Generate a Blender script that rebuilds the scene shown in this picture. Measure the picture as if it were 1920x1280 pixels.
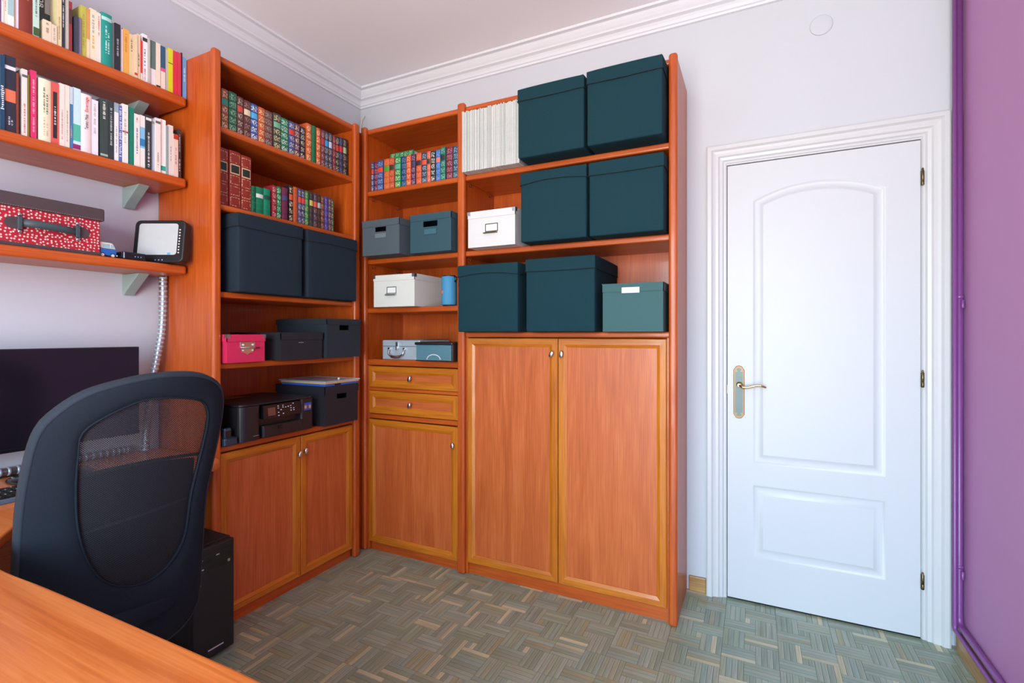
import bpy, bmesh, math, random
from mathutils import Vector, Matrix

for o in list(bpy.data.objects):
    bpy.data.objects.remove(o, do_unlink=True)
SC = bpy.context.scene
COL = SC.collection
R = math.radians

# ------------------------------------------------------------------ camera
cam = bpy.data.cameras.new('camera')
cam.sensor_width = 36.0
cam.lens = 928.0 / 1920.0 * 36.0
cam.shift_y = -14.0 / 1920.0
cam.clip_start = 0.02
cam_o = bpy.data.objects.new('camera', cam)
cam_o.location = (0, 0, 1.24)
cam_o.rotation_euler = (R(90), 0, math.atan2(454, 928))
COL.objects.link(cam_o)
SC.camera = cam_o

# ------------------------------------------------------------------ sky outside the window (blue sky above, sunlit street below)
W = bpy.data.worlds.new('sky'); SC.world = W; W.use_nodes = True
nt = W.node_tree; nt.nodes.clear()
w_out = nt.nodes.new('ShaderNodeOutputWorld'); w_bg = nt.nodes.new('ShaderNodeBackground')
w_tc = nt.nodes.new('ShaderNodeTexCoord'); w_sep = nt.nodes.new('ShaderNodeSeparateXYZ'); w_ramp = nt.nodes.new('ShaderNodeValToRGB')
w_map = nt.nodes.new('ShaderNodeMapRange')
w_map.inputs['From Min'].default_value = -1; w_map.inputs['From Max'].default_value = 1
nt.links.new(w_tc.outputs['Generated'], w_sep.inputs[0]); nt.links.new(w_sep.outputs['Z'], w_map.inputs['Value'])
nt.links.new(w_map.outputs['Result'], w_ramp.inputs[0]); nt.links.new(w_ramp.outputs[0], w_bg.inputs['Color'])
nt.links.new(w_bg.outputs[0], w_out.inputs['Surface'])
el = w_ramp.color_ramp.elements
el[0].position = 0.40; el[0].color = (1.02, 0.95, 0.88, 1)
el[1].position = 0.62; el[1].color = (0.74, 1.04, 1.30, 1)
e = w_ramp.color_ramp.elements.new(0.5); e.color = (0.84, 0.90, 0.90, 1)
w_bg.inputs['Strength'].default_value = SKY_STRENGTH = 16.5

# window size (rear wall) and its light portal
REAR_Y = -1.55
WIN = (-1.15, 0.60, 0.12, 2.45)
pl = bpy.data.lights.new('window_portal', 'AREA'); pl.shape = 'RECTANGLE'
pl.size = WIN[1] - WIN[0]; pl.size_y = WIN[3] - WIN[2]; pl.energy = 1.0
pl.cycles.is_portal = True
po = bpy.data.objects.new('window_portal', pl)
po.location = ((WIN[0] + WIN[1]) / 2, REAR_Y - 0.13, (WIN[2] + WIN[3]) / 2); po.rotation_euler = (R(90), 0, 0)
COL.objects.link(po)

SC.view_settings.view_transform = 'Standard'; SC.view_settings.look = 'None'
SC.view_settings.gamma = 1.0; SC.view_settings.use_curve_mapping = False
SC.view_settings.exposure = 0.1

# ------------------------------------------------------------------ materials
def lin(h):
    if isinstance(h, str):
        c = [int(h[i:i + 2], 16) / 255 for i in (0, 2, 4)]
    else:
        c = h
    return tuple((x / 12.92 if x <= .04045 else ((x + .055) / 1.055) ** 2.4) for x in c) + (1,)

MATS = {}
def base_mat(name):
    m = bpy.data.materials.new(name); m.use_nodes = True
    return m, m.node_tree, m.node_tree.nodes['Principled BSDF']

def plain(name, col, rough=.5, metal=0, noise=.06, nscale=40, bump=0, coat=0, spec=.5, coat_rough=.12):
    """colour with a faint procedural mottling (and optional fine relief)"""
    if name in MATS: return MATS[name]
    m, t, b = base_mat(name)
    tc = t.nodes.new('ShaderNodeTexCoord'); n = t.nodes.new('ShaderNodeTexNoise'); n.inputs['Scale'].default_value = nscale
    n.inputs['Detail'].default_value = 4
    t.links.new(tc.outputs['Object'], n.inputs['Vector'])
    mx = t.nodes.new('ShaderNodeMix'); mx.data_type = 'RGBA'
    c = lin(col)
    mx.inputs[6].default_value = tuple(x * (1 - noise) for x in c[:3]) + (1,)
    mx.inputs[7].default_value = tuple(min(1, x * (1 + noise)) for x in c[:3]) + (1,)
    t.links.new(n.outputs['Fac'], mx.inputs[0]); t.links.new(mx.outputs[2], b.inputs['Base Color'])
    b.inputs['Roughness'].default_value = rough; b.inputs['Metallic'].default_value = metal
    b.inputs['Specular IOR Level'].default_value = spec
    b.inputs['Coat Weight'].default_value = coat; b.inputs['Coat Roughness'].default_value = coat_rough
    if bump:
        bp = t.nodes.new('ShaderNodeBump'); bp.inputs['Strength'].default_value = bump; bp.inputs['Distance'].default_value = .002
        t.links.new(n.outputs['Fac'], bp.inputs['Height']); t.links.new(bp.outputs[0], b.inputs['Normal'])
    MATS[name] = m
    return m

def wood(name, dark, mid, light, axis='z', rough=.42, coat=.22, fig=.45, fine=1.0):
    """lacquered wood: fibres stretched along one axis plus broad figure"""
    if name in MATS: return MATS[name]
    m, t, b = base_mat(name)
    tc = t.nodes.new('ShaderNodeTexCoord')
    def noise(sc_across, sc_along, detail, dist):
        mp = t.nodes.new('ShaderNodeMapping')
        s = [sc_across] * 3; s['xyz'.index(axis)] = sc_along
        mp.inputs['Scale'].default_value = s; mp.inputs['Rotation'].default_value = (.015, .02, .01)
        n = t.nodes.new('ShaderNodeTexNoise'); n.inputs['Scale'].default_value = 1; n.inputs['Detail'].default_value = detail
        n.inputs['Distortion'].default_value = dist
        t.links.new(tc.outputs['Object'], mp.inputs[0]); t.links.new(mp.outputs[0], n.inputs['Vector'])
        return n
    n1 = noise(240 * fine, 5, 3, .2); n2 = noise(9, 1.1, 4, 2.2)
    ad = t.nodes.new('ShaderNodeMix'); ad.data_type = 'FLOAT'; ad.inputs[0].default_value = fig
    t.links.new(n1.outputs['Fac'], ad.inputs[2]); t.links.new(n2.outputs['Fac'], ad.inputs[3])
    rp = t.nodes.new('ShaderNodeValToRGB'); e = rp.color_ramp.elements
    e[0].position = .37; e[0].color = lin(dark); e[1].position = .62; e[1].color = lin(light)
    x = e.new(.5); x.color = lin(mid)
    t.links.new(ad.outputs[0], rp.inputs[0]); t.links.new(rp.outputs[0], b.inputs['Base Color'])
    b.inputs['Roughness'].default_value = rough
    b.inputs['Coat Weight'].default_value = coat; b.inputs['Coat Roughness'].default_value = .09
    MATS[name] = m
    return m

CH = ('a2420c', 'b24e10', 'be5a18')
W_Z = wood('cherry_upright', *CH, axis='z'); W_X = wood('cherry_along_x', *CH, axis='x'); W_Y = wood('cherry_along_y', *CH, axis='y')
PN = ('aa5020', 'ba5c28', 'c66a34')
W_PANEL = wood('cherry_veneer_panel', *PN, axis='z', fig=.5, coat=.15, rough=.42)
W_PANELX = wood('cherry_veneer_drawer', *PN, axis='x', fig=.5, coat=.15, rough=.42)
HN = ('a8580c', 'bc6a10', 'c87818')
W_HZ = wood('honey_rail_upright', *HN, axis='z'); W_HX = wood('honey_rail_x', *HN, axis='x'); W_HY = wood('honey_rail_y', *HN, axis='y')
W_DESK = wood('desk_veneer', 'ba5e24', 'ca6e30', 'd37c3e', axis='x', fig=.6, coat=.25, rough=.36)
W_BASE = wood('oak_baseboard', '96703c', 'a8814a', 'b69058', axis='x', coat=.2)
W_BASEY = wood('oak_baseboard_side', '96703c', 'a8814a', 'b69058', axis='y', coat=.2)
M_WALL = plain('white_wall_paint', 'c2c8ce', .7, noise=.012, nscale=6, bump=.05)
M_CEIL = plain('ceiling_paint', 'f2f4f6', .8, noise=.012, nscale=5)
M_CORN = plain('cornice_plaster', 'd8dee2', .6, noise=.01)
M_PURP = plain('purple_wall_paint', 'bc86b8', .6, noise=.03, nscale=7, bump=.05)
M_PIPE = plain('purple_gloss_pipe', '7c4286', .4, noise=.06, nscale=60, coat=.3)
M_DOOR = plain('white_door_lacquer', 'c6cccf', .42, noise=.006, nscale=3, coat=.05, coat_rough=.3)
M_ARCH = plain('white_trim_lacquer', 'c8cccd', .35, noise=.006, nscale=3)
M_BRASS = plain('polished_brass', 'd9b878', .18, metal=1, noise=.05)
M_BRASSD = plain('aged_brass', '6e6348', .35, metal=1, noise=.12)
M_CHROME = plain('satin_chrome', 'd4d8dc', .22, metal=1, noise=.03)
M_STEEL = plain('brushed_steel', 'b4bcc0', .4, metal=1, noise=.05)
M_ALU = plain('aluminium_sheet', 'b4c2c8', .42, metal=.35, noise=.05)
M_BLK = plain('black_plastic', '1a1a1d', .38, noise=.1)
M_BLKG = plain('black_gloss_plastic', '131317', .15, noise=.05)
M_BLKM = plain('black_matt_steel', '17171a', .55, noise=.1)
M_SCREEN = plain('monitor_glass', '15121a', .18, noise=.03)
M_GREYW = plain('grey_white_plastic', 'd9dcda', .4, noise=.02)
M_SLATE = plain('grey_green_bracket', '8fa59f', .45, noise=.03)
M_FAB = plain('dark_chair_fabric', '1c232b', .85, noise=.35, nscale=420, bump=.35, spec=.15)
M_EDGE = plain('chair_fabric_edge', '202a34', .9, noise=.3, nscale=420, bump=.3)
M_BOXF = plain('teal_black_box_fabric', '19373f', .9, noise=.14, nscale=300, bump=.25, spec=.12)
M_BOXL = plain('shaded_teal_box_fabric', '222d36', .9, noise=.14, nscale=300, bump=.25, spec=.12)  # same teal fabric, the weaker light on the left put into the colour
M_SEAMSH = plain('seam_shadow_black', '0c0b0c', .9)
M_PAGE = plain('book_paper', 'd8d0bd', .8, noise=.1, nscale=200)
M_GOLD = plain('gilt', 'c8a860', .4, metal=.5, noise=.2, nscale=300)

def cmat(hexc, rough=.42, metal=0):
    return plain('tint_' + hexc + ('_%02d' % int(rough * 100)), hexc, rough, metal, noise=.07, nscale=90)

def glass(name, tint=(1, 1, 1, 1), gloss=.08, alpha=.9):
    if name in MATS: return MATS[name]
    m = bpy.data.materials.new(name); m.use_nodes = True; t = m.node_tree; t.nodes.clear()
    o = t.nodes.new('ShaderNodeOutputMaterial'); a = t.nodes.new('ShaderNodeBsdfTransparent'); g = t.nodes.new('ShaderNodeBsdfPrincipled')
    a.inputs[0].default_value = tint; g.inputs['Base Color'].default_value = tint; g.inputs['Roughness'].default_value = gloss
    x = t.nodes.new('ShaderNodeMixShader'); x.inputs[0].default_value = 1 - alpha
    t.links.new(a.outputs[0], x.inputs[1]); t.links.new(g.outputs[0], x.inputs[2]); t.links.new(x.outputs[0], o.inputs[0])
    MATS[name] = m
    return m
M_GLASS = glass('window_glass', alpha=.95)
M_CLEAR = glass('clear_plastic_sleeve', (.95, .97, 1, 1), .12, .72)
M_SMOKE = glass('blue_grey_clear_plastic', (.16, .36, .42, 1), .15, .45)

def ornament(base, orn):
    """leather spine panel with printed gilt ornament"""
    name = 'ornament_%s_%s' % (base, orn)
    if name in MATS: return MATS[name]
    m, t, b = base_mat(name)
    tc = t.nodes.new('ShaderNodeTexCoord'); v = t.nodes.new('ShaderNodeTexVoronoi'); v.inputs['Scale'].default_value = 170
    t.links.new(tc.outputs['Object'], v.inputs['Vector'])
    rp = t.nodes.new('ShaderNodeValToRGB'); e = rp.color_ramp.elements
    e[0].position = .30; e[0].color = lin(orn); e[1].position = .62; e[1].color = lin(base)
    t.links.new(v.outputs['Distance'], rp.inputs[0]); t.links.new(rp.outputs[0], b.inputs['Base Color'])
    b.inputs['Roughness'].default_value = .45
    MATS[name] = m
    return m

def dotted():
    m, t, b = base_mat('red_fabric_with_white_dots')
    tc = t.nodes.new('ShaderNodeTexCoord'); v = t.nodes.new('ShaderNodeTexVoronoi'); v.voronoi_dimensions = '2D'; v.inputs['Scale'].default_value = 92
    v.inputs['Randomness'].default_value = .62
    sp = t.nodes.new('ShaderNodeSeparateXYZ'); cb = t.nodes.new('ShaderNodeCombineXYZ'); ad = t.nodes.new('ShaderNodeMath')
    t.links.new(tc.outputs['Object'], sp.inputs[0]); t.links.new(sp.outputs[0], ad.inputs[0]); t.links.new(sp.outputs[1], ad.inputs[1])
    t.links.new(ad.outputs[0], cb.inputs[0]); t.links.new(sp.outputs[2], cb.inputs[1]); t.links.new(cb.outputs[0], v.inputs['Vector'])
    rp = t.nodes.new('ShaderNodeValToRGB'); rp.color_ramp.interpolation = 'LINEAR'; e = rp.color_ramp.elements
    e[0].position = .23; e[0].color = lin('cfc4b4'); e[1].position = .29; e[1].color = lin('a80f2a')
    t.links.new(v.outputs['Distance'], rp.inputs[0]); t.links.new(rp.outputs[0], b.inputs['Base Color'])
    b.inputs['Roughness'].default_value = .7
    return m
M_DOTS = dotted()

def netting():
    """open weave: crossing threads with holes between them"""
    m = bpy.data.materials.new('chair_mesh_weave'); m.use_nodes = True; t = m.node_tree; t.nodes.clear()
    o = t.nodes.new('ShaderNodeOutputMaterial'); a = t.nodes.new('ShaderNodeBsdfTransparent'); g = t.nodes.new('ShaderNodeBsdfPrincipled')
    g.inputs['Base Color'].default_value = lin('1a1b21'); g.inputs['Roughness'].default_value = .7
    tc = t.nodes.new('ShaderNodeTexCoord'); sp = t.nodes.new('ShaderNodeSeparateXYZ')
    t.links.new(tc.outputs['UV'], sp.inputs[0])
    def M(op, x, y=None):
        n = t.nodes.new('ShaderNodeMath'); n.operation = op
        for i, q in enumerate((x, y)):
            if q is None: continue
            if isinstance(q, (int, float)): n.inputs[i].default_value = q
            else: t.links.new(q, n.inputs[i])
        return n.outputs[0]
    fx = M('FRACT', M('MULTIPLY', M('ADD', sp.outputs[0], sp.outputs[1]), 190.0))
    fy = M('FRACT', M('MULTIPLY', M('SUBTRACT', sp.outputs[0], sp.outputs[1]), 190.0))
    k = M('MAXIMUM', M('LESS_THAN', fx, .5), M('LESS_THAN', fy, .5))
    x = t.nodes.new('ShaderNodeMixShader'); t.links.new(k, x.inputs[0])
    t.links.new(a.outputs[0], x.inputs[1]); t.links.new(g.outputs[0], x.inputs[2]); t.links.new(x.outputs[0], o.inputs[0])
    return m
M_NET = netting()

# ------------------------------------------------------------------ mesh helpers
class MB:
    def __init__(s): s.v = []; s.f = []; s.sm = []
    def add(s, vs, fs, smooth=False):
        k = len(s.v); s.v += [tuple(p) for p in vs]
        s.f += [tuple(i + k for i in f) for f in fs]; s.sm += [smooth] * len(fs)
        return s
    def box(s, x0, x1, y0, y1, z0, z1):
        v = [(x, y, z) for z in (z0, z1) for y in (y0, y1) for x in (x0, x1)]
        return s.add(v, [(0, 2, 3, 1), (4, 5, 7, 6), (0, 1, 5, 4), (2, 6, 7, 3), (0, 4, 6, 2), (1, 3, 7, 5)])
    def prism(s, pts, axis, a, b, smooth=False):
        """polygon extruded along an axis; pts are the two other coordinates in xyz order"""
        n = len(pts); i = 'xyz'.index(axis)
        def P(p, t):
            q = list(p); q.insert(i, t); return tuple(q)
        v = [P(p, a) for p in pts] + [P(p, b) for p in pts]
        k = len(s.v)
        s.add(v, [(j, (j + 1) % n, n + (j + 1) % n, n + j) for j in range(n)], smooth)
        s.add([], [], False)
        s.f += [tuple(k + j for j in reversed(range(n))), tuple(k + n + j for j in range(n))]; s.sm += [False, False]
        return s
    def tube(s, path, r, n=10, cap=True, smooth=True):
        path = [Vector(p) for p in path]; rs = r if isinstance(r, (list, tuple)) else [r] * len(path)
        k = len(s.v); rings = []
        up = None
        for i, p in enumerate(path):
            d = (path[min(i + 1, len(path) - 1)] - path[max(i - 1, 0)]).normalized()
            if up is None:
                up = Vector((0, 0, 1)) if abs(d.z) < .9 else Vector((1, 0, 0))
            sd = d.cross(up).normalized(); up = sd.cross(d).normalized()
            s.v += [tuple(p + rs[i] * (math.cos(2 * math.pi * j / n) * sd + math.sin(2 * math.pi * j / n) * up)) for j in range(n)]
        for i in range(len(path) - 1):
            for j in range(n):
                a = k + i * n + j; b = k + i * n + (j + 1) % n
                s.f.append((a, b, b + n, a + n)); s.sm.append(smooth)
        if cap:
            s.f.append(tuple(k + j for j in reversed(range(n)))); s.sm.append(False)
            e = k + (len(path) - 1) * n
            s.f.append(tuple(e + j for j in range(n))); s.sm.append(False)
        return s
    def lathe(s, prof, c=(0, 0, 0), n=24, axis='z', smooth=True):
        """profile of (radius, height) turned about an axis through c"""
        k = len(s.v); m = len(prof)
        for r, h in prof:
            for j in range(n):
                a = 2 * math.pi * j / n; p = (r * math.cos(a), r * math.sin(a), h)
                if axis == 'y': p = (p[0], p[2], p[1])
                if axis == 'x': p = (p[2], p[0], p[1])
                s.v.append((p[0] + c[0], p[1] + c[1], p[2] + c[2]))
        for i in range(m - 1):
            for j in range(n):
                a = k + i * n + j; b = k + i * n + (j + 1) % n
                s.f.append((a, b, b + n, a + n)); s.sm.append(smooth)
        s.f.append(tuple(k + j for j in reversed(range(n)))); s.sm.append(False)
        s.f.append(tuple(k + (m - 1) * n + j for j in range(n))); s.sm.append(False)
        return s
    def mesh(s, name, off=(0, 0, 0)):
        me = bpy.data.meshes.new(name)
        me.from_pydata([(x - off[0], y - off[1], z - off[2]) for x, y, z in s.v], [], s.f)
        me.polygons.foreach_set('use_smooth', s.sm)
        me.update()
        bm = bmesh.new(); bm.from_mesh(me); bmesh.ops.recalc_face_normals(bm, faces=bm.faces); bm.to_mesh(me); bm.free()
        return me

def tag(o, label=None, cat=None, group=None, kind=None):
    if label: o['label'] = label
    if cat: o['category'] = cat
    if group: o['group'] = group
    if kind: o['kind'] = kind
    return o

def link(name, me, mat, parent=None, bevel=0, seg=2):
    o = bpy.data.objects.new(name, me); COL.objects.link(o)
    if mat is not None and not me.materials: me.materials.append(mat)
    if parent is not None: o.parent = parent
    if bevel:
        b = o.modifiers.new('bevel', 'BEVEL'); b.width = bevel; b.segments = seg; b.limit_method = 'ANGLE'; b.angle_limit = R(40)
    return o

def org(parent):
    while parent is not None and parent.parent is not None: parent = parent.parent
    if parent is None: return (0, 0, 0)
    return tuple(parent.get('origin', (0, 0, 0)))

def part(name, mb, mat, parent, bevel=0, seg=2, world=True):
    """mesh part of a thing; world=True: coordinates are room coordinates"""
    return link(name, mb.mesh(name, org(parent) if world else (0, 0, 0)), mat, parent, bevel, seg)

def thing(name, label, cat, loc, rotz=0, group=None, tilt=None):
    o = bpy.data.objects.new(name, None); COL.objects.link(o)
    o.empty_display_size = .05
    o.location = loc; o.rotation_euler = tilt or (0, 0, rotz); o['origin'] = loc
    return tag(o, label, cat, group)

def struct(name, mb, mat, bevel=0, label=None):
    o = link(name, mb.mesh(name), mat, None, bevel)
    o['kind'] = 'structure'
    if label: o['label'] = label
    return o

def bx(*a): return MB().box(*a)

def rail_ring(rect, prof, plane, out):
    """four mitred frame rails round rect (a0,a1,b0,b1); prof = [(inward, outward height)...];
    plane(a, b, h) gives the 3D point. Returns four MB."""
    a0, a1, b0, b1 = rect; res = []
    def corner(i, d):
        return [(a0 + d, b0 + d), (a1 - d, b0 + d), (a1 - d, b1 - d), (a0 + d, b1 - d)][i % 4]
    for i in range(4):
        m = MB(); vs = []
        for d, h in prof:
            for c in (corner(i, d), corner(i + 1, d)): vs.append(plane(c[0], c[1], h))
        n = len(prof)
        fs = [(2 * k, 2 * k + 1, 2 * k + 3, 2 * k + 2) for k in range(n - 1)]
        fs.append((2 * n - 2, 2 * n - 1, 1, 0))
        fs.append(tuple(2 * k for k in range(n))); fs.append(tuple(2 * k + 1 for k in reversed(range(n))))
        m.add(vs, fs); res.append(m)
    return res

def text_mesh(s, size, name='lettering', bold=False):
    cu = bpy.data.curves.new(name, 'FONT'); cu.body = s; cu.size = size; cu.extrude = .0002; cu.align_x = 'CENTER'; cu.align_y = 'CENTER'
    cu.resolution_u = 2
    o = bpy.data.objects.new(name, cu); COL.objects.link(o)
    bpy.context.view_layer.update()
    me = bpy.data.meshes.new_from_object(o.evaluated_get(bpy.context.evaluated_depsgraph_get()))
    bpy.data.objects.remove(o, do_unlink=True); bpy.data.curves.remove(cu)
    me.name = name
    return me

# ================================================================== THE ROOM
LX, RX, BY, HC = -2.38, 0.7375, 2.545, 2.84      # left wall, right wall, back wall, ceiling
random.seed(4)

# floor slab and mosaic parquet: pinwheel tiles of 20 mm strips
fl = struct('floor', bx(LX - .1, RX + .1, REAR_Y - .1, BY + .1, -.08, -.0085), plain('parquet_bed', '3e382c', .8), label='grey brown mosaic parquet floor')
TONES = [(138, 152, 130), (145, 156, 136), (131, 145, 124), (148, 154, 128), (135, 154, 138), (146, 146, 114), (178, 174, 138), (188, 184, 150), (127, 143, 124), (146, 158, 140), (134, 148, 122), (151, 161, 143)]
TONES = [tuple(q / 255 for q in t) for t in TONES]
def strip_mat(c, ax):
    m = wood('parquet_%d_%s' % (TONES.index(c), ax), c, c, c, axis=ax, rough=.30, coat=.28)
    rp = [n for n in m.node_tree.nodes if n.type == 'VALTORGB'][0].color_ramp.elements
    b = lin(c)
    rp[0].color = tuple(x * .74 for x in b[:3]) + (1,); rp[2].color = tuple(min(1, x * 1.16) for x in b[:3]) + (1,)
    return m
STRIP = {}
def strip_mesh(lx, ly, tone):
    k = (round(lx, 3), round(ly, 3), tone)
    if k not in STRIP:
        g = .0005
        me = MB().box(-lx / 2 + g, lx / 2 - g, -ly / 2 + g, ly / 2 - g, -.008, 0).mesh('plank')
        me.materials.append(strip_mat(TONES[tone], 'x' if lx > ly else 'y')); STRIP[k] = me
    return STRIP[k]
def tile_strips(x, y, mirror):
    s = .02; out = []
    rects = [(.08, .2, 0, .08, 'x'), (.12, .2, .08, .2, 'y'), (0, .12, .12, .2, 'x'), (0, .08, 0, .12, 'y'), (.08, .12, .08, .12, 'y')]
    for a0, a1, b0, b1, d in rects:
        if mirror: a0, a1 = .2 - a1, .2 - a0
        n = 4 if (a1 - a0) + (b1 - b0) > .15 else 2
        for i in range(n):
            if d == 'x': out.append((x + (a0 + a1) / 2, y + b0 + s * (i + .5), a1 - a0, s))
            else: out.append((x + a0 + s * (i + .5), y + (b0 + b1) / 2, s, b1 - b0))
    return out
allst = []
ix = -6
for ix in range(-7, 11):
    x = -1.115 + .2 * ix
    off = 1.8 if ix < 1 else 1.672
    for iy in range(-18, 6):
        y = off + .2 * iy
        for st in tile_strips(x, y, ix >= 1 if random.random() < .8 else random.random() < .5):
            cx, cy, lx, ly = st
            x0, x1, y0, y1 = max(cx - lx / 2, LX), min(cx + lx / 2, RX), max(cy - ly / 2, REAR_Y), min(cy + ly / 2, BY)
            if x1 - x0 < .004 or y1 - y0 < .004: continue
            tone = random.choice([0, 1, 2, 3, 4, 5, 8, 9, 10, 11, 0, 1, 2, 9, 10, 4]) if random.random() < .91 else random.choice([6, 7])
            allst.append(((x0 + x1) / 2, (y0 + y1) / 2, x1 - x0, y1 - y0, tone))
# strips seen in the photo, nearest to it first
HD = math.atan2(454, 928)
def seen(s):
    x, y = s[0], s[1]
    fw = -x * math.sin(HD) + y * math.cos(HD); rt = x * math.cos(HD) + y * math.sin(HD)
    if fw < 1.75: return False
    u = 960 + 928 * rt / fw
    return 440 < u < 1840 and x > -1.95 and y < 2.5 and not (x < -.3 and y > 2.19) and 626 + 928 * 1.24 / fw < 1285
near = sorted([s for s in allst if seen(s)], key=lambda s: -s[0] * math.sin(HD) + s[1] * math.cos(HD))[:300]
ns = set(near)
for s in near:
    o = link('plank', strip_mesh(s[2], s[3], s[4]), None, fl); o.location = (s[0], s[1], 0)
rest = bpy.data.meshes.new('plank_field'); V = []; F = []; MI = []
keys = []
for s in allst:
    if s in ns: continue
    k = (s[4], 'x' if s[2] > s[3] else 'y')
    if k not in keys: keys.append(k)
    b = len(V); g = .0005
    for z in (-.008, 0):
        for yy in (s[1] - s[3] / 2 + g, s[1] + s[3] / 2 - g):
            for xx in (s[0] - s[2] / 2 + g, s[0] + s[2] / 2 - g): V.append((xx, yy, z))
    for f in [(4, 5, 7, 6), (0, 1, 5, 4), (2, 6, 7, 3), (0, 4, 6, 2), (1, 3, 7, 5)]:
        F.append(tuple(i + b for i in f)); MI.append(keys.index(k))
rest.from_pydata(V, [], F)
for k in keys: rest.materials.append(strip_mat(TONES[k[0]], k[1]))
rest.polygons.foreach_set('material_index', MI); rest.update()
ro = link('plank_field', rest, None, fl); ro['kind'] = 'stuff'

# walls and ceiling
struct('wall_left', bx(LX - .12, LX, REAR_Y - .12, BY + .12, -.08, HC), M_WALL, label='white painted wall behind the desk')
struct('wall_right', bx(RX, RX + .12, REAR_Y - .12, BY + .12, -.08, HC), M_PURP, label='purple painted wall')
struct('ceiling', bx(LX - .12, RX + .12, REAR_Y - .12, BY + .12, HC, HC + .1), M_CEIL, label='white ceiling')
DX0, DX1, DZ = -.115, .61, 2.03
bw = MB().box(LX, DX0 - .03, BY, BY + .12, -.08, HC).box(DX1 + .03, RX, BY, BY + .12, -.08, HC).box(DX0 - .03, DX1 + .03, BY, BY + .12, DZ + .03, HC)
struct('wall_back', bw, M_WALL, label='white painted wall with the door')
x0, x1, z0, z1 = WIN
rw = MB().box(LX, x0, REAR_Y - .12, REAR_Y, -.08, HC).box(x1, RX, REAR_Y - .12, REAR_Y, -.08, HC).box(x0, x1, REAR_Y - .12, REAR_Y, -.08, z0).box(x0, x1, REAR_Y - .12, REAR_Y, z1, HC)
struct('wall_rear', rw, M_WALL, label='white painted wall with the window')
# window in the rear wall
wn = MB(); fw = .055; yy0, yy1 = REAR_Y - .1, REAR_Y - .05
wn.box(x0, x1, yy0, yy1, z0, z0 + fw).box(x0, x1, yy0, yy1, z1 - fw, z1).box(x0, x0 + fw, yy0, yy1, z0, z1).box(x1 - fw, x1, yy0, yy1, z0, z1)
wo = struct('window_1', wn, M_ARCH, .004, 'white framed window opposite the bookcase')
xm = (x0 + x1) / 2
for a, b in ((x0 + fw, xm - .02), (xm + .02, x1 - fw)):
    link('pane', bx(a, b, REAR_Y - .078, REAR_Y - .074, z0 + fw, z1 - fw).mesh('pane'), M_GLASS, wo)
link('mullion', bx(xm - .02, xm + .02, yy0, yy1, z0 + fw, z1 - fw).mesh('mullion'), M_ARCH, wo)
link('sill', bx(x0 - .05, x1 + .05, REAR_Y - .05, REAR_Y + .04, z0 - .025, z0).mesh('sill'), M_ARCH, wo, .004)

# cornice, mitred in the corners
prof = [(0, 2.745), (.012, 2.747), (.014, 2.757), (.02, 2.760), (.026, 2.772), (.034, 2.782), (.044, 2.786), (.050, 2.788), (.054, 2.795), (.062, 2.803), (.072, 2.815), (.080, 2.826), (.088, 2.828), (.098, 2.829), (.101, 2.834), (.101, HC)]
def cornice(name, p0, p1, n, lab):
    # p0,p1 wall corners, n inward normal; mitre both ends
    d = (Vector(p1) - Vector(p0)).normalized(); nn = Vector(n); m = MB(); k = len(prof)
    vs = []
    for (o, z) in prof:
        a = Vector(p0) + nn * o + d * o; b = Vector(p1) + nn * o - d * o
        vs += [(a.x, a.y, z), (b.x, b.y, z)]
    vs += [(p0[0], p0[1], HC), (p1[0], p1[1], HC)]
    fs = [(2 * i, 2 * i + 1, 2 * i + 3, 2 * i + 2) for i in range(k)]
    m.add(vs, fs, False)
    o = struct(name, m, M_CORN, label=lab)
    return o
cornice('trim_1', (LX, REAR_Y), (LX, BY), (1, 0), 'white plaster cornice above the left bookcase')
cornice('trim_2', (LX, BY), (RX, BY), (0, -1), 'white plaster cornice above the wide bookcase')
cornice('trim_3', (RX, BY), (RX, REAR_Y), (-1, 0), 'white plaster cornice above the purple wall')

# baseboards
def baseb(name, x0, x1, y0, y1, mat, lab): return struct(name, bx(x0, x1, y0, y1, 0, .07), mat, .004, lab)
baseb('baseboard_back', -.285, -.206, BY - .014, BY, W_BASE, 'short oak baseboard between bookcase and door trim')
baseb('baseboard_right', RX - .027, RX, REAR_Y, BY - .036, W_BASEY, 'oak baseboard under the purple wall')
baseb('baseboard_left', LX, LX + .014, REAR_Y, 1.27, W_BASEY, 'oak baseboard under the desk')

# door casing
DY = 2.535
def casing():
    w = .089
    pr = [(0, 0), (0, .030), (.006, .034), (.022, .034), (.030, .026), (.040, .022), (.052, .022), (.058, .016), (.070, .014), (.076, .008), (.084, .008), (w, .002), (w, -.02), (0, -.02)]
    a0, a1, b1 = DX0 - w, DX1 + w, DZ + .008 + w
    segs = []
    def pl(x, z, h): return (x, BY - h, z)
    for side in ('l', 't', 'r'):
        vs = []
        for d, h in pr:
            if side == 'l': vs += [pl(a0 + d, 0, h), pl(a0 + d, b1 - d, h)]
            if side == 't': vs += [pl(a0 + d, b1 - d, h), pl(a1 - d, b1 - d, h)]
            if side == 'r': vs += [pl(a1 - d, b1 - d, h), pl(a1 - d, 0, h)]
        n = len(pr)
        fs = [(2 * k, 2 * k + 1, (2 * k + 3) % (2 * n), (2 * k + 2) % (2 * n)) for k in range(n)]
        fs += [tuple(2 * k for k in range(n)), tuple(2 * k + 1 for k in reversed(range(n)))]
        segs.append(MB().add(vs, fs))
    return segs
sg = casing()
jb = MB().box(DX0 - .03, DX0 - .003, BY - .004, BY + .12, 0, DZ + .03).box(DX1 + .003, DX1 + .03, BY - .004, BY + .12, 0, DZ + .03).box(DX0 - .003, DX1 + .003, BY - .004, BY + .12, DZ + .004, DZ + .03)
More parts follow.
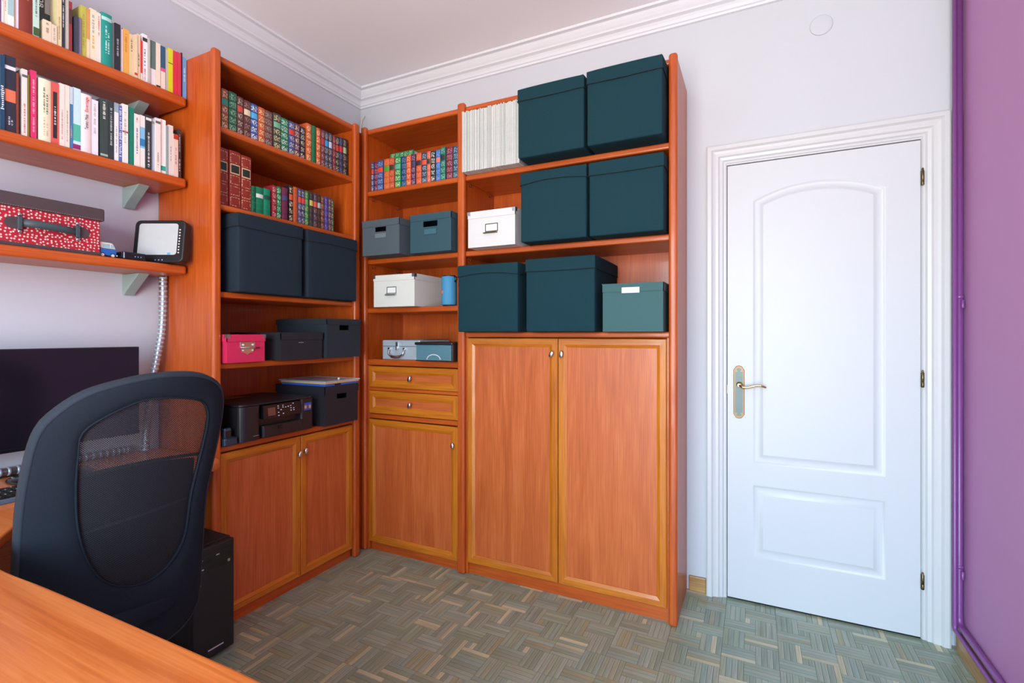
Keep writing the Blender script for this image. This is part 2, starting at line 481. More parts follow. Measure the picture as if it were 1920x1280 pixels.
jb.box(DX0 - .03, DX1 + .03, BY + .06, BY + .12, -.08, DZ + .03)  # unseen slab added behind the leaf to stop sky light leaking round it
fr = struct('trim_4', jb, M_ARCH, label='white moulded casing round the door')
for m in sg: link('casing_board', m.mesh('casing_board'), M_ARCH, fr)

# door leaf: moulded face with an arched panel above a rectangular one
def arch_pts(x0, x1, z0, zs, rise, d, n=20):
    w = x1 - x0; Rr = (w * w / 4 + rise * rise) / (2 * rise); zc = zs + rise - Rr; xc = (x0 + x1) / 2
    r = Rr - d; hw = w / 2 - d; th = math.asin(hw / r)
    pts = [(x0 + d, z0 + d), (x1 - d, z0 + d)]
    pts += [(xc + r * math.sin(th - 2 * th * i / n), zc + r * math.cos(th - 2 * th * i / n)) for i in range(n + 1)]
    return pts
def rect_pts(x0, x1, z0, z1, d): return [(x0 + d, z0 + d), (x1 - d, z0 + d), (x1 - d, z1 - d), (x0 + d, z1 - d)]
RING = [(0, 0), (.005, -.0045), (.012, -.006), (.024, -.006), (.034, -.003), (.040, .0015), (.044, .0015)]
bm = bmesh.new()
def P3(p, h): return (p[0], DY - h, p[1])
gap = .003
outer = [bm.verts.new(P3(p, 0)) for p in rect_pts(DX0, DX1, .006, DZ, gap)]
loops = []
for fn in (lambda d: arch_pts(-.005, .492, .645, 1.852, .062, d), lambda d: rect_pts(-.005, .492, .215, .545, d)):
    rings = [[bm.verts.new(P3(p, h)) for p in fn(d)] for d, h in RING]
    for a, b in zip(rings, rings[1:]):
        n = len(a)
        for i in range(n):
            f = bm.faces.new((a[i], a[(i + 1) % n], b[(i + 1) % n], b[i])); f.smooth = True
    bm.faces.new(rings[-1]); loops.append(rings[0])
ed = []
for lp in [outer] + loops:
    for i in range(len(lp)):
        e = bm.edges.get((lp[i], lp[(i + 1) % len(lp)])) or bm.edges.new((lp[i], lp[(i + 1) % len(lp)]))
        ed.append(e)
bmesh.ops.triangle_fill(bm, edges=ed, use_beauty=True)
back = [bm.verts.new((v.co.x, DY + .04, v.co.z)) for v in outer]
for i in range(4): bm.faces.new((outer[i], outer[(i + 1) % 4], back[(i + 1) % 4], back[i]))
bm.faces.new(back)
bmesh.ops.recalc_face_normals(bm, faces=bm.faces)
me = bpy.data.meshes.new('door_1'); bm.to_mesh(me); bm.free()
dr = link('door_1', me, M_DOOR); tag(dr, 'white moulded door with an arched upper panel', kind='structure')
# handle plate + lever
hp = [(-.0235, -.103), (-.012, -.120), (0, -.123), (.012, -.120), (.0235, -.103), (.0235, .103), (.012, .120), (0, .124), (-.012, .120), (-.0235, .103)]
hx, hz = -.0635, .970
ho = link('handle_plate', MB().prism([(hx + a, hz + b) for a, b in hp], 'y', DY - .006, DY).mesh('handle_plate'), plain('handle_brass', '8a6c48', .4, metal=.4), dr, .002)
link('plate_inlay', MB().prism([(hx + a * .72, hz + b * .90) for a, b in hp], 'y', DY - .0075, DY - .0055).mesh('plate_inlay'), plain('plate_reflection_grey', '526866', .35, metal=.1), ho)  # grey tone paints the dim room mirrored in the polished plate
lev = MB().lathe([(.013, 0), (.013, -.006), (.009, -.010), (.009, -.038), (.007, -.042)], (hx + .002, DY - .006, hz + .036), 16, 'y')
lev.tube([(hx + .002, DY - .044, hz + .036), (hx + .018, DY - .048, hz + .026), (hx + .04, DY - .048, hz + .028), (hx + .065, DY - .048, hz + .036), (hx + .09, DY - .048, hz + .038), (hx + .112, DY - .048, hz + .030)], [.007, .007, .006, .006, .0055, .004], 10)
link('lever', lev.mesh('lever'), M_BRASS, ho)
sc = MB()
for sx in (-.010, .010):
    for sz in (-.098, .098): sc.lathe([(.003, 0), (.003, -.0015)], (hx + sx, DY - .0075, hz + sz), 10, 'y')
link('screws', sc.mesh('screws'), M_BRASSD, ho)
for z in (1.872, 1.054, .237):
    hg = MB().lathe([(.0045, -.030), (.0055, -.029), (.0055, -.010), (.0045, -.009), (.0055, -.008), (.0055, .029), (.003, .031), (.0045, .035), (.002, .040)], (DX1 + .002, DY - .008, z), 12)
    hg.box(DX1 - .004, DX1 + .008, DY - .008, DY, z - .028, z + .028)
    link('hinge', hg.mesh('hinge'), M_BRASSD, dr)
link('latch', bx(DX0 + .0005, DX0 + .0035, DY - .001, DY + .02, .96, 1.0).mesh('latch'), M_BRASSD, dr)

# heating pipes in the corner, running on along the purple wall
t = thing('heating_pipe', 'thick purple painted heating pipe in the corner beside the door', 'pipe', (.722, 2.512, 0))
def bend(p, q, r, n=6):
    return []
pa = [(.722, 2.512, 2.74), (.722, 2.512, .135), (.722, 2.508, .115), (.722, 2.495, .103), (.722, 2.47, .103), (.722, -1.4, .101)]
part('pipe_run', MB().tube(pa, .0115, 12), M_PIPE, t)
for z in (1.385, .33, 2.62):
    part('clamp', MB().tube([(.714, 2.512, z), (.7368, 2.512, z)], .004, 8).lathe([(.0132, -.006), (.0146, -.003), (.0146, .003), (.0132, .006)], (.722, 2.512, z), 12), M_PIPE, t)
    part('clamp_screw', MB().lathe([(.006, 0), (.006, -.03), (.004, -.034)], (.728, 2.497, z - .012), 8, 'z'), M_PIPE, t)
for y in (1.9, 1.0): part('clamp', MB().lathe([(.0132, -.006), (.0146, -.003), (.0146, .003), (.0132, .006)], (.722, y, .1015), 12, 'y').box(.722, .7368, y - .004, y + .004, .098, .106), M_PIPE, t)
t = thing('heating_pipe', 'thin purple painted pipe against the door casing', 'pipe', (.704, 2.497, 0))
part('pipe_run', MB().tube([(.704, 2.497, 2.74), (.704, 2.497, .105), (.704, 2.492, .085), (.708, 2.47, .081), (.708, -1.4, .080)], .0078, 10), M_PIPE, t)

# round cover plate over the door, cable stub in the corner
t = thing('junction_cover', 'round white blank cover plate on the wall above the door', 'cover plate', (.264, BY, 2.593))
part('disc', MB().lathe([(.044, 0), (.044, -.003), (.041, -.005), (.02, -.0055)], (.264, BY, 2.593), 40, 'y'), M_WALL, t)
t = thing('cable_stub', 'short cream cable stub curling in the wall corner', 'cable', (-2.365, 2.53, 2.42))
part('cable', MB().tube([(-2.372, 2.535, 2.42), (-2.373, 2.535, 2.58), (-2.368, 2.535, 2.64), (-2.355, 2.535, 2.675), (-2.335, 2.535, 2.695)], .004, 8), plain('cream_cable', 'cfcdb8', .5), t)

# ================================================================== BOOKCASES
RAILP = [(0, -.012), (0, .005), (.004, .008), (.028, .0075), (.042, .0005), (.042, -.012)]
def knob(parent, plane, a, b, tilt=.35):
    k = MB(); n = 14; prof = []
    def ell(s, h): return [plane(a + s * (.0095 * math.cos(t) * math.cos(tilt) - .0175 * math.sin(t) * math.sin(-tilt)), b + s * (.0095 * math.cos(t) * math.sin(-tilt) + .0175 * math.sin(t) * math.cos(tilt)), h) for t in [2 * math.pi * i / n for i in range(n)]]
    rings = [ell(.45, .004), ell(.45, .018), ell(1, .020), ell(1.02, .024), ell(.8, .027)]
    vs = [p for r in rings for p in r]
    fs = [(i * n + j, i * n + (j + 1) % n, (i + 1) * n + (j + 1) % n, (i + 1) * n + j) for i in range(len(rings) - 1) for j in range(n)]
    fs += [tuple(range(n)), tuple(range((len(rings) - 1) * n, len(rings) * n))]
    k.add(vs, fs, True)
    return part('knob', k, M_CHROME, parent)

def framed(name, parent, rect, plane, panel_mat, mats, kpos, ktilt=.35):
    """door or drawer front: recessed veneer panel in four mitred rails, with a knob"""
    a0, a1, b0, b1 = rect
    c = [plane(a, b, h) for h in (-.014, -.002) for b in (b0 + .002, b1 - .002) for a in (a0 + .002, a1 - .002)]
    m = MB().add(c, [(0, 2, 3, 1), (4, 5, 7, 6), (0, 1, 5, 4), (2, 6, 7, 3), (0, 4, 6, 2), (1, 3, 7, 5)])
    d = part(name, m, panel_mat, parent)
    for i, mm in enumerate(rail_ring(rect, RAILP, plane, 1)):
        part('frame_rail', mm, mats[i % 2], d)
    if kpos: knob(d, plane, *kpos, tilt=ktilt)
    return d

BYK = BY - .006
# ---- narrow corner bookcase on the back wall
nb = thing('narrow_bookcase', 'narrow cherry bookcase with two drawers in the room corner', 'bookcase', (-1.70, 2.36, 0))
part('side_panel', bx(-2.032, -2.010, 2.2, BYK, 0, 2.42), W_Z, nb)
part('post', bx(-2.042, -2.004, 2.180, 2.212, 0, 2.432), W_Z, nb, .012, 4)
part('filler_strip', bx(-2.062, -2.042, 2.118, 2.2, 0, 2.40), W_Z, nb)
part('filler_strip', bx(-2.052, -2.030, 2.118, 2.135, 0, 2.40), W_Z, nb)
part('side_panel', bx(-1.3875, -1.3755, 2.213, BYK, 0, 2.40), W_Z, nb)
part('back_panel', bx(-2.010, -1.3875, 2.528, BYK - .002, .05, 2.41), W_Z, nb)
def sh(p, name, x0, x1, y0, y1, z0, z1, mat): return part(name, bx(x0, x1, y0, y1, z0, z1), mat, p, .008, 3)
sh(nb, 'top_board', -2.010, -1.3875, 2.202, 2.528, 2.392, 2.42, W_X)
for z0, z1 in ((2.035, 2.063), (1.642, 1.670), (1.360, 1.390), (1.060, 1.096)):
    sh(nb, 'shelf', -2.010, -1.3875, 2.204, 2.528, z0, z1, W_X)
part('drawer_rail', bx(-2.004, -1.3875, 2.205, 2.24, .757, .783), W_X, nb, .004)
part('cabinet_floor', bx(-2.010, -1.3875, 2.22, 2.528, .045, .06), W_X, nb)
part('drawer_divider', bx(-2.004, -1.3875, 2.205, 2.24, .917, .935), W_X, nb, .003)
part('stile', bx(-2.004, -1.990, 2.203, 2.225, .0, 1.06), W_Z, nb)
part('plinth', bx(-1.985, -1.3875, 2.215, 2.235, 0, .048), W_X, nb)
pY = lambda a, b, h: (a, 2.205 - h, b)
for z0, z1 in ((.937, 1.056), (.787, .915)):
    framed('drawer', nb, (-1.992, -1.392, z0, z1), pY, W_PANELX, (W_HX, W_HZ), (-1.695, (z0 + z1) / 2 - .003))
framed('door', nb, (-1.992, -1.392, .050, .752), pY, W_PANEL, (W_HX, W_HZ), (-1.416, .655), 0)
# little shelf pins
for z in (2.02, 1.627): part('shelf_pins', MB().lathe([(.004, 0), (.004, .012)], (-2.010, 2.25, z), 8, 'x').lathe([(.004, 0), (.004, .012)], (-2.010, 2.47, z), 8, 'x'), M_BRASSD, nb)

# ---- wide bookcase on the back wall
wb = thing('wide_bookcase', 'wide cherry bookcase with two tall doors beside the white door', 'bookcase', (-.83, 2.36, 0))
part('side_panel', bx(-1.374, -1.352, 2.2, BYK, 0, 2.42), W_Z, wb)
part('post', bx(-1.386, -1.342, 2.180, 2.212, 0, 2.436), W_Z, wb, .012, 4)
part('side_panel', bx(-.314, -.294, 2.2, BYK, 0, 2.42), W_Z, wb)
part('post', bx(-.327, -.291, 2.178, 2.212, 0, 2.432), W_Z, wb, .012, 4)
part('back_panel', bx(-1.352, -.314, 2.528, BYK - .002, .05, 2.41), W_Z, wb)
sh(wb, 'top_board', -1.352, -.314, 2.202, 2.528, 2.394, 2.42, W_X)
for z0, z1 in ((2.035, 2.063), (1.642, 1.670), (1.223, 1.250)):
    sh(wb, 'shelf', -1.352, -.314, 2.202, 2.528, z0, z1, W_X)
part('stile', bx(-1.342, -1.330, 2.203, 2.225, 0, 1.223), W_Z, wb)
part('stile', bx(-.336, -.327, 2.203, 2.225, 0, 1.223), W_Z, wb)
part('cabinet_floor', bx(-1.352, -.314, 2.22, 2.528, .055, .07), W_X, wb)
part('plinth', bx(-1.335, -.330, 2.213, 2.235, 0, .058), W_X, wb)
framed('door', wb, (-1.332, -.8355, .060, 1.219), pY, W_PANEL, (W_HX, W_HZ), (-.862, 1.145), .5)
framed('door', wb, (-.8325, -.337, .060, 1.219), pY, W_PANEL, (W_HX, W_HZ), (-.812, 1.145), .1)
for z in (2.02, 1.627): part('shelf_pins', MB().lathe([(.004, 0), (.004, .012)], (-1.352, 2.25, z), 8, 'x').lathe([(.004, 0), (.004, .012)], (-1.352, 2.47, z), 8, 'x'), M_BRASSD, wb)

# ---- bookcase on the left wall
XB = LX + .006
lb = thing('left_bookcase', 'cherry bookcase with printer and double doors on the left wall', 'bookcase', (-2.19, 1.70, 0))
part('side_panel', bx(XB, -2.0, 1.284, 1.306, 0, 2.405), W_Z, lb)
part('post', bx(-2.012, -1.984, 1.280, 1.316, 0, 2.418), W_Z, lb, .011, 4)
part('side_panel', bx(XB, -2.0, 2.092, 2.114, 0, 2.405), W_Z, lb)
part('post', bx(-2.012, -1.984, 2.078, 2.118, 0, 2.412), W_Z, lb, .011, 4)
part('back_panel', bx(XB + .002, XB + .010, 1.306, 2.092, .05, 2.40), W_Z, lb)
def shy(name, y0, y1, z0, z1, xf=-2.003): return part(name, bx(XB + .010, xf, y0, y1, z0, z1), W_Y, lb, .008, 3)
shy('top_board', 1.306, 2.092, 2.376, 2.404)
for z0, z1 in ((2.085, 2.112), (1.760, 1.785), (1.393, 1.418), (1.092, 1.118), (.742, .770)): shy('shelf', 1.306, 2.092, z0, z1)
part('cabinet_floor', bx(XB + .010, -2.03, 1.306, 2.092, .045, .06), W_Y, lb)
part('plinth', bx(-2.04, -2.018, 1.306, 2.080, 0, .048), W_Y, lb)
pX = lambda a, b, h: (-2.006 + h, a, b)
framed('door', lb, (1.318, 1.7265, .052, .738), pX, W_PANEL, (W_HY, W_HZ), (1.712, .655), .3)
framed('door', lb, (1.7295, 2.076, .052, .738), pX, W_PANEL, (W_HY, W_HZ), (1.748, .662), .1)

# ================================================================== WALL SHELVES
def wall_shelf(z0, z1, lab):
    t = thing('wall_shelf', lab, 'shelf', (-2.26, .60, z0), group='cherry wall shelves on the left wall')
    part('board', bx(LX, -2.148, -.10, 1.272, z0, z1), W_Y, t, .010, 3)
    for y in (1.145, .05):
        m = MB().prism([(LX, z0), (LX, z0 - .085), (LX + .012, z0 - .088), (LX + .03, z0 - .07), (LX + .125, z0)], 'y', y, y + .042)
        part('bracket', m, M_SLATE, t, .003)
wall_shelf(2.195, 2.235, 'topmost of three cherry wall shelves, full of books')
wall_shelf(1.855, 1.893, 'middle one of three cherry wall shelves, full of books')
wall_shelf(1.490, 1.527, 'lowest of three cherry wall shelves, carrying the dotted red case')

# ================================================================== DESK
def smooth_path(pts, n=8):
    out = []
    P = [Vector(p) for p in pts]
    for i in range(len(P) - 1):
        p0 = P[max(i - 1, 0)]; p1 = P[i]; p2 = P[i + 1]; p3 = P[min(i + 2, len(P) - 1)]
        for k in range(n):
            t = k / n
            out.append(.5 * ((2 * p1) + (-p0 + p2) * t + (2 * p0 - 5 * p1 + 4 * p2 - p3) * t * t + (-p0 + 3 * p1 - 3 * p2 + p3) * t ** 3))
    out.append(P[-1])
    return [tuple(p) for p in out]
inner = smooth_path([(-.70, .484), (-1.0, .480), (-1.25, .476), (-1.45, .470), (-1.56, .49), (-1.655, .535), (-1.735, .592), (-1.82, .66), (-1.87, .76), (-1.875, .90), (-1.86, 1.05), (-1.858, 1.17), (-1.875, 1.225), (-1.915, 1.262), (-1.955, 1.274)], 5)
poly = [(LX + .002, 1.277), (LX + .002, -.35), (-.62, -.35)] + [(-.50 + .12 * math.sin(a), -.23 - .12 * math.cos(a)) for a in [R(q) for q in (15, 30, 45, 60, 75, 90)]] + [(-.38, .36)] + [(-.50 + .12 * math.cos(a), .365 + .12 * math.sin(a)) for a in [R(q) for q in (15, 30, 45, 60, 75)]] + inner
dk = thing('corner_desk', 'L shaped cherry desk wrapping round the office chair', 'desk', (-1.6, .1, 0))
part('desk_top', MB().prism(poly, 'z', .712, .740), W_DESK, dk, .006, 3)
part('leg_panel', bx(-2.34, -2.05, 1.090, 1.112, 0, .712), W_Z, dk)
part('leg_panel', bx(-.80, -.778, -.25, .30, 0, .712), W_Z, dk)
part('leg_panel', bx(-2.34, -2.318, -.30, 1.05, .30, .712), W_Y, dk)
part('leg_panel', bx(-2.30, -.80, -.22, -.198, .30, .712), W_X, dk)
part('leg_panel', bx(-2.32, -1.95, -.30, -.278, 0, .712), W_X, dk)

# ================================================================== OFFICE CHAIR
NET = [(-.118, .194), (-.027, .253), (.047, .26), (.139, .238), (.171, .204), (.174, .14), (.141, -.041), (.132, -.171), (.097, -.238), (.042, -.268), (-.015, -.259), (-.063, -.226), (-.098, -.159), (-.12, -.066), (-.128, .035), (-.128, .126)]
OUT = [(-.227, -.13), (-.226, -.007), (-.218, .099), (-.204, .185), (-.176, .237), (-.118, .29), (-.03, .32), (.056, .328), (.149, .315), (.215, .275), (.238, .215), (.234, .121), (.212, -.017), (.203, -.099), (.206, -.281), (.207, -.419), (.184, -.475), (.128, -.50), (0, -.515), (-.12, -.50), (-.18, -.46), (-.215, -.38), (-.226, -.25)]
def closed(pts, n):
    P = [Vector(p) for p in pts]; m = len(P); o = []
    for i in range(m):
        p0, p1, p2, p3 = P[i - 1], P[i], P[(i + 1) % m], P[(i + 2) % m]
        for k in range(4):
            t = k / 4
            o.append(.5 * ((2 * p1) + (-p0 + p2) * t + (2 * p0 - 5 * p1 + 4 * p2 - p3) * t * t + (-p0 + 3 * p1 - 3 * p2 + p3) * t ** 3))
    return o
def resample_polar(pts, c, n):
    """n points on the closed outline at even angles round c"""
    q = closed(pts, 4); res = []
    c = Vector(c)
    for i in range(n):
        a = 2 * math.pi * i / n; d = Vector((math.cos(a), math.sin(a))); best = None
        for j in range(len(q)):
            p, r = q[j] - c, q[(j + 1) % len(q)] - c; e = r - p
            den = d.x * e.y - d.y * e.x
            if abs(den) < 1e-12: continue
            t = (p.x * e.y - p.y * e.x) / den; s_ = (p.x * d.y - p.y * d.x) / den
            if t > 0 and -1e-6 <= s_ <= 1 + 1e-6: best = max(best or 0, t)
        res.append(c + d * best)
    return res
NA = 96
c_net = (.02, 0)
ring_in = resample_polar(NET, c_net, NA); ring_out = resample_polar(OUT, c_net, NA)
PHI, TH = R(-8), R(10)
Lx = Vector((-math.sin(PHI), math.cos(PHI), 0)); Nx = Vector((math.cos(PHI), math.sin(PHI), 0))
Ux = Nx * math.sin(TH) + Vector((0, 0, 1)) * math.cos(TH); Mx = Lx.cross(Ux)
if Mx.dot(Nx) < 0: Mx = -Mx
C0 = Vector((-1.5064, .7325, .8076)) + Lx * .03
def S(p, h=0):
    """point of the curved back: p lateral / up, h outwards to the rear"""
    return C0 + Lx * p[0] + Ux * p[1] + Mx * (h - 1.2 * p[0] ** 2)
ch = thing('office_chair', 'dark office chair with a mesh back pulled up to the desk', 'chair', (-1.72, .74, 0))
def ring_mesh(profile):
    """profile: list of (t from mesh edge 0 to outer edge 1, outward overshoot, h)"""
    m = MB(); k = len(profile)
    vs = []
    for i in range(NA):
        a, b = ring_in[i], ring_out[i]
        d = (b - a)
        for t_, ov, h in profile:
            vs.append(S(a + d * t_ + d.normalized() * ov, h))
    fs = [(i * k + j, ((i + 1) % NA) * k + j, ((i + 1) % NA) * k + (j + 1) % k, i * k + (j + 1) % k) for i in range(NA) for j in range(k)]
    return m.add(vs, fs, True)
bk = part('backrest', ring_mesh([(0, 0, -.006), (0, 0, .002), (0, .004, .006), (.3, 0, .009), (.7, 0, .008), (1, -.010, .003), (1, -.006, -.002), (1, -.006, -.010), (.5, 0, -.014)]), M_FAB, ch)
part('edge_band', ring_mesh([(1, -.010, .0035), (1, -.004, .003), (1, 0, -.006), (1, 0, -.028), (1, -.006, -.034), (1, -.016, -.034), (1, -.016, -.010)]), M_EDGE, bk)
part('piping', ring_mesh([(0, -.001, .004), (0, 0, .0075), (0, .002, .0085), (0, .004, .0075), (0, .005, .005)]), M_FAB, bk)
# mesh insert with UV for the weave
def net_mesh():
    me = bpy.data.meshes.new('mesh_panel'); vs = []; uv = []; fs = []
    rings = 8
    c = Vector(c_net); vs.append(S(c)); uv.append(c)
    for r in range(1, rings + 1):
        for i in range(NA):
            p = c + (ring_in[i] - c) * (1.0 * r / rings); vs.append(S(p)); uv.append(p)
    for i in range(NA): fs.append((0, 1 + (i + 1) % NA, 1 + i))
    for r in range(rings - 1):
        for i in range(NA):
            a = 1 + r * NA + i; b = 1 + r * NA + (i + 1) % NA
            fs.append((a, b, b + NA, a + NA))
    o = org(ch)
    me.from_pydata([tuple(v - Vector(o)) for v in vs], [], fs)
    ul = me.uv_layers.new(name='weave')
    for lp in me.loops: ul.data[lp.index].uv = (uv[lp.vertex_index].x, uv[lp.vertex_index].y)
    me.polygons.foreach_set('use_smooth', [True] * len(fs)); me.update()
    return me
link('mesh_panel', net_mesh(), M_NET, bk)
def bar(v0, v1, bow, r, h):
    pts = []
    for i in range(13):
        t_ = i / 12; l = -.17 + .34 * t_ + .015
        pts.append(tuple(S((l, v0 + (v1 - v0) * t_ + bow * (1 - (2 * t_ - 1) ** 2)), h)))
    return MB().tube(pts, r, 8)
part('lumbar_support', bar(-.105, -.075, .012, .004, -.026), M_EDGE, bk)
# dark lumbar pad on the sitter's side, filling the lower part of the mesh window
pad = MB(); pv = []; npd = 14
for row in range(9):
    for i in range(npd + 1):
        f = i / npd; l = -.150 + .312 * f
        top = .045 + .022 * (1 - (2 * f - 1) ** 2); v_ = -.30 + (top + .30) * row / 8
        pv.append(S((l, v_), -.030))
        pv.append(S((l, v_), -.036))
pf = []
for row in range(8):
    for i in range(npd):
        a = 2 * (row * (npd + 1) + i); b = a + 2; c_ = a + 2 * (npd + 1); d_ = c_ + 2
        pf += [(a, b, d_, c_), (a + 1, c_ + 1, d_ + 1, b + 1)]
part('lumbar_pad', pad.add(pv, pf, True), plain('black_pad_fabric', '121318', .9, spec=.1), bk)
part('seam', bar(.052, .052, .022, .005, -.028), M_EDGE, bk)
seat_c = Vector((-1.775, .735))
sp = []
for i in range(40):
    a = 2 * math.pi * i / 40; ca, sa = math.cos(a), math.sin(a)
    sp.append((seat_c.x + .235 * (abs(ca) ** .55) * (1 if ca > 0 else -1), seat_c.y + .225 * (abs(sa) ** .55) * (1 if sa > 0 else -1)))
part('seat', MB().prism(sp, 'z', .415, .480), M_FAB, ch, .022, 4)
part('seat_plate', bx(-1.88, -1.60, .65, .82, .375, .415), M_BLK, ch, .006)
spine = MB().tube([(-1.66, .74, .385), (-1.625, .74, .37), (-1.612, .742, .40), (-1.60, .742, .50), (-1.59, .742, .56)], [.02, .022, .022, .02, .016], 10)
part('back_bracket', spine, M_BLK, ch)
part('gas_lift', MB().lathe([(.028, .09), (.028, .24), (.02, .245), (.02, .38)], (-1.72, .74, 0), 16), M_BLKM, ch)
hub = MB().lathe([(.05, .075), (.05, .11), (.035, .125)], (-1.72, .74, 0), 20)
part('hub', hub, M_BLK, ch)
for i in range(5):
    a = R(72 * i + 20); d = Vector((math.cos(a), math.sin(a)))
    e = Vector((-1.72, .74)) + d * .285
    lg = part('base_leg', MB().tube([(-1.72 + d.x * .03, .74 + d.y * .03, .098), (-1.72 + d.x * .15, .74 + d.y * .15, .090), (e.x, e.y, .072)], [.024, .020, .014], 10), M_BLK, ch)
    w = MB(); pz = Vector((-d.y, d.x))
    for s_ in (-1, 1):
        q = e + pz * .016 * s_
        w.tube([(q.x - pz.x * .008, q.y - pz.y * .008, .026), (q.x + pz.x * .008, q.y + pz.y * .008, .026)], .026, 14)
    w.tube([(e.x, e.y, .03), (e.x, e.y, .075)], .007, 8)
    part('caster', w, M_BLK, lg)

# ================================================================== COMPUTER
t = thing('computer_tower', 'black computer tower on the floor under the desk end', 'computer', (-2.07, 1.198, 0))
# tower stands between chair and bookcase; front faces the room
TX0, TX1, TY0, TY1, TZ = -2.29, -1.850, 1.118, 1.278, .440
part('case', bx(TX0, TX1 - .025, TY0, TY1, .012, TZ), M_BLKM, t, .003)
fp = part('front_panel', bx(TX1 - .025, TX1, TY0, TY1, .014, TZ - .004), M_BLK, t, .005)
part('bay_cover', bx(TX1 - .002, TX1 + .002, TY0 + .008, TY1 - .008, .345, .378), M_BLKG, fp, .001)
part('bay_cover', bx(TX1 - .002, TX1 + .002, TY0 + .008, TY1 - .008, .384, .408), M_BLKG, fp, .001)
part('power_button', bx(TX1, TX1 + .004, TY1 - .030, TY1 - .020, .352, .362), M_CHROME, fp, .001)
part('port_marks', MB().box(TX1 + .001, TX1 + .0025, TY0 + .022, TY0 + .038, .357, .361).box(TX1 + .001, TX1 + .0025, TY0 + .020, TY0 + .034, .392, .395).box(TX1 + .001, TX1 + .0025, TY0 + .085, TY0 + .098, .394, .397), cmat('b8bcc0'), fp)
part('sticker', bx(TX1, TX1 + .001, TY0 + .012, TY0 + .027, .300, .318), cmat('a8bcd4', .3), fp)
part('maker_mark', MB().box(TX1, TX1 + .001, TY0 + .055, TY0 + .115, .042, .046), cmat('c8ccd2'), fp)
for x in (TX0 + .04, TX1 - .06):
    for y in (TY0 + .02, TY1 - .02): part('foot', MB().lathe([(.012, 0), (.012, .013)], (x, y, 0), 12), M_BLK, t)

mt = thing('monitor', 'black widescreen monitor on the desk against the wall', 'monitor', (-2.24, .825, .740), 0)
mt.rotation_euler = (0, 0, R(-3))
def ml(m, name, mat, p, bevel=0, seg=2): return part(name, m, mat, p, bevel, seg, world=False)
sb = ml(bx(-.012, .014, -.30, .30, .104, .450), 'housing', M_BLKG, mt, .003)
ml(bx(.0138, .0150, -.293, .293, .118, .443), 'screen', M_SCREEN, sb)
ml(bx(.0140, .0156, -.30, .30, .104, .116), 'chin', M_BLKG, sb, .0005)
ml(bx(-.035, -.010, -.12, .12, .16, .36), 'rear_cover', M_BLK, mt, .008)
ml(MB().tube([(-.03, 0, .22), (-.045, 0, .12), (-.03, 0, .01)], [.022, .022, .026], 12), 'neck', M_BLK, mt)
ml(MB().lathe([(.11, 0), (.115, .004), (.105, .010), (.03, .016)], (.012, .03, 0), 40), 'foot', M_BLKG, mt)
t = thing('keyboard', 'flat black keyboard on the desk behind the chair', 'keyboard', (-2.03, .52, .740))
kb = part('base', bx(-2.105, -1.975, .30, .735, .7403, .755), plain('slate_blue_plastic', '4c5c6c', .4), t, .003)
part('deck', bx(-2.102, -1.978, .303, .732, .755, .7575), M_BLK, t, .001)
kk = bpy.data.meshes.new('key'); kk = MB().box(-.0085, .0085, -.0085, .0085, 0, .004).mesh('key')
lg_ = MB().box(-.003, .003, -.0012, .0012, .004, .0044).mesh('key_legend')
for r_ in range(6):
    for q in range(22):
        o = link('key', kk, M_BLK, kb, 0); o.location = (-2.090 + r_ * .0199 + 2.03, .316 + q * .0193 - .52, .7575 - .740)
        if (r_ + q) % 2 == 0:
            l = link('key_legend', lg_, M_GREYW, kb); l.location = o.location
t = thing('desk_cable', 'thin black cable trailing across the desk below the monitor', 'cable', (-2.25, .70, .740))
part('cord', MB().tube(smooth_path([(-2.345, .93, .7435), (-2.35, .84, .7435), (-2.335, .77, .7435), (-2.345, .70, .7435), (-2.34, .60, .7435), (-2.34, .40, .7435)], 6), .0022, 8), M_BLK, t)
def sleeve(t, path):
    part('sleeve', MB().tube(path, .0135, 14), M_STEEL, t)
    sg_ = MB()
    for i in range(1, len(path) - 1, 2):
        p = Vector(path[i]); d = (Vector(path[i + 1]) - Vector(path[i - 1])).normalized() * .0045
        sg_.tube([tuple(p - d), tuple(p + d)], .0152, 14)
    part('spiral_turns', sg_, M_ALU, t)['kind'] = 'stuff'
t = thing('cable_sleeve', 'silver spiral cable sleeve lying on the desk along the wall', 'cable sleeve', (-2.36, .8, .740))
sleeve(t, smooth_path([(-2.362, 1.16, .7565), (-2.362, 1.0, .7565), (-2.362, .80, .7565), (-2.362, .60, .7565), (-2.362, .30, .7565)], 16))

# cable sleeve hanging beside the left bookcase
t = thing('cable_sleeve', 'silver spiral cable sleeve hanging below the lowest wall shelf', 'cable sleeve', (-2.285, 1.25, .76))
path = smooth_path([(-2.30, 1.262, 1.488), (-2.30, 1.262, 1.37), (-2.30, 1.256, 1.25), (-2.30, 1.238, 1.14), (-2.305, 1.218, 1.02), (-2.31, 1.205, .88), (-2.315, 1.20, .745)], 12)
sleeve(t, path)
part('cords', MB().tube([(-2.305, 1.255, 1.489), (-2.30, 1.262, 1.46)], .004, 8).tube([(-2.288, 1.268, 1.489), (-2.295, 1.26, 1.46)], .003, 8), cmat('c9c4a8'), t)

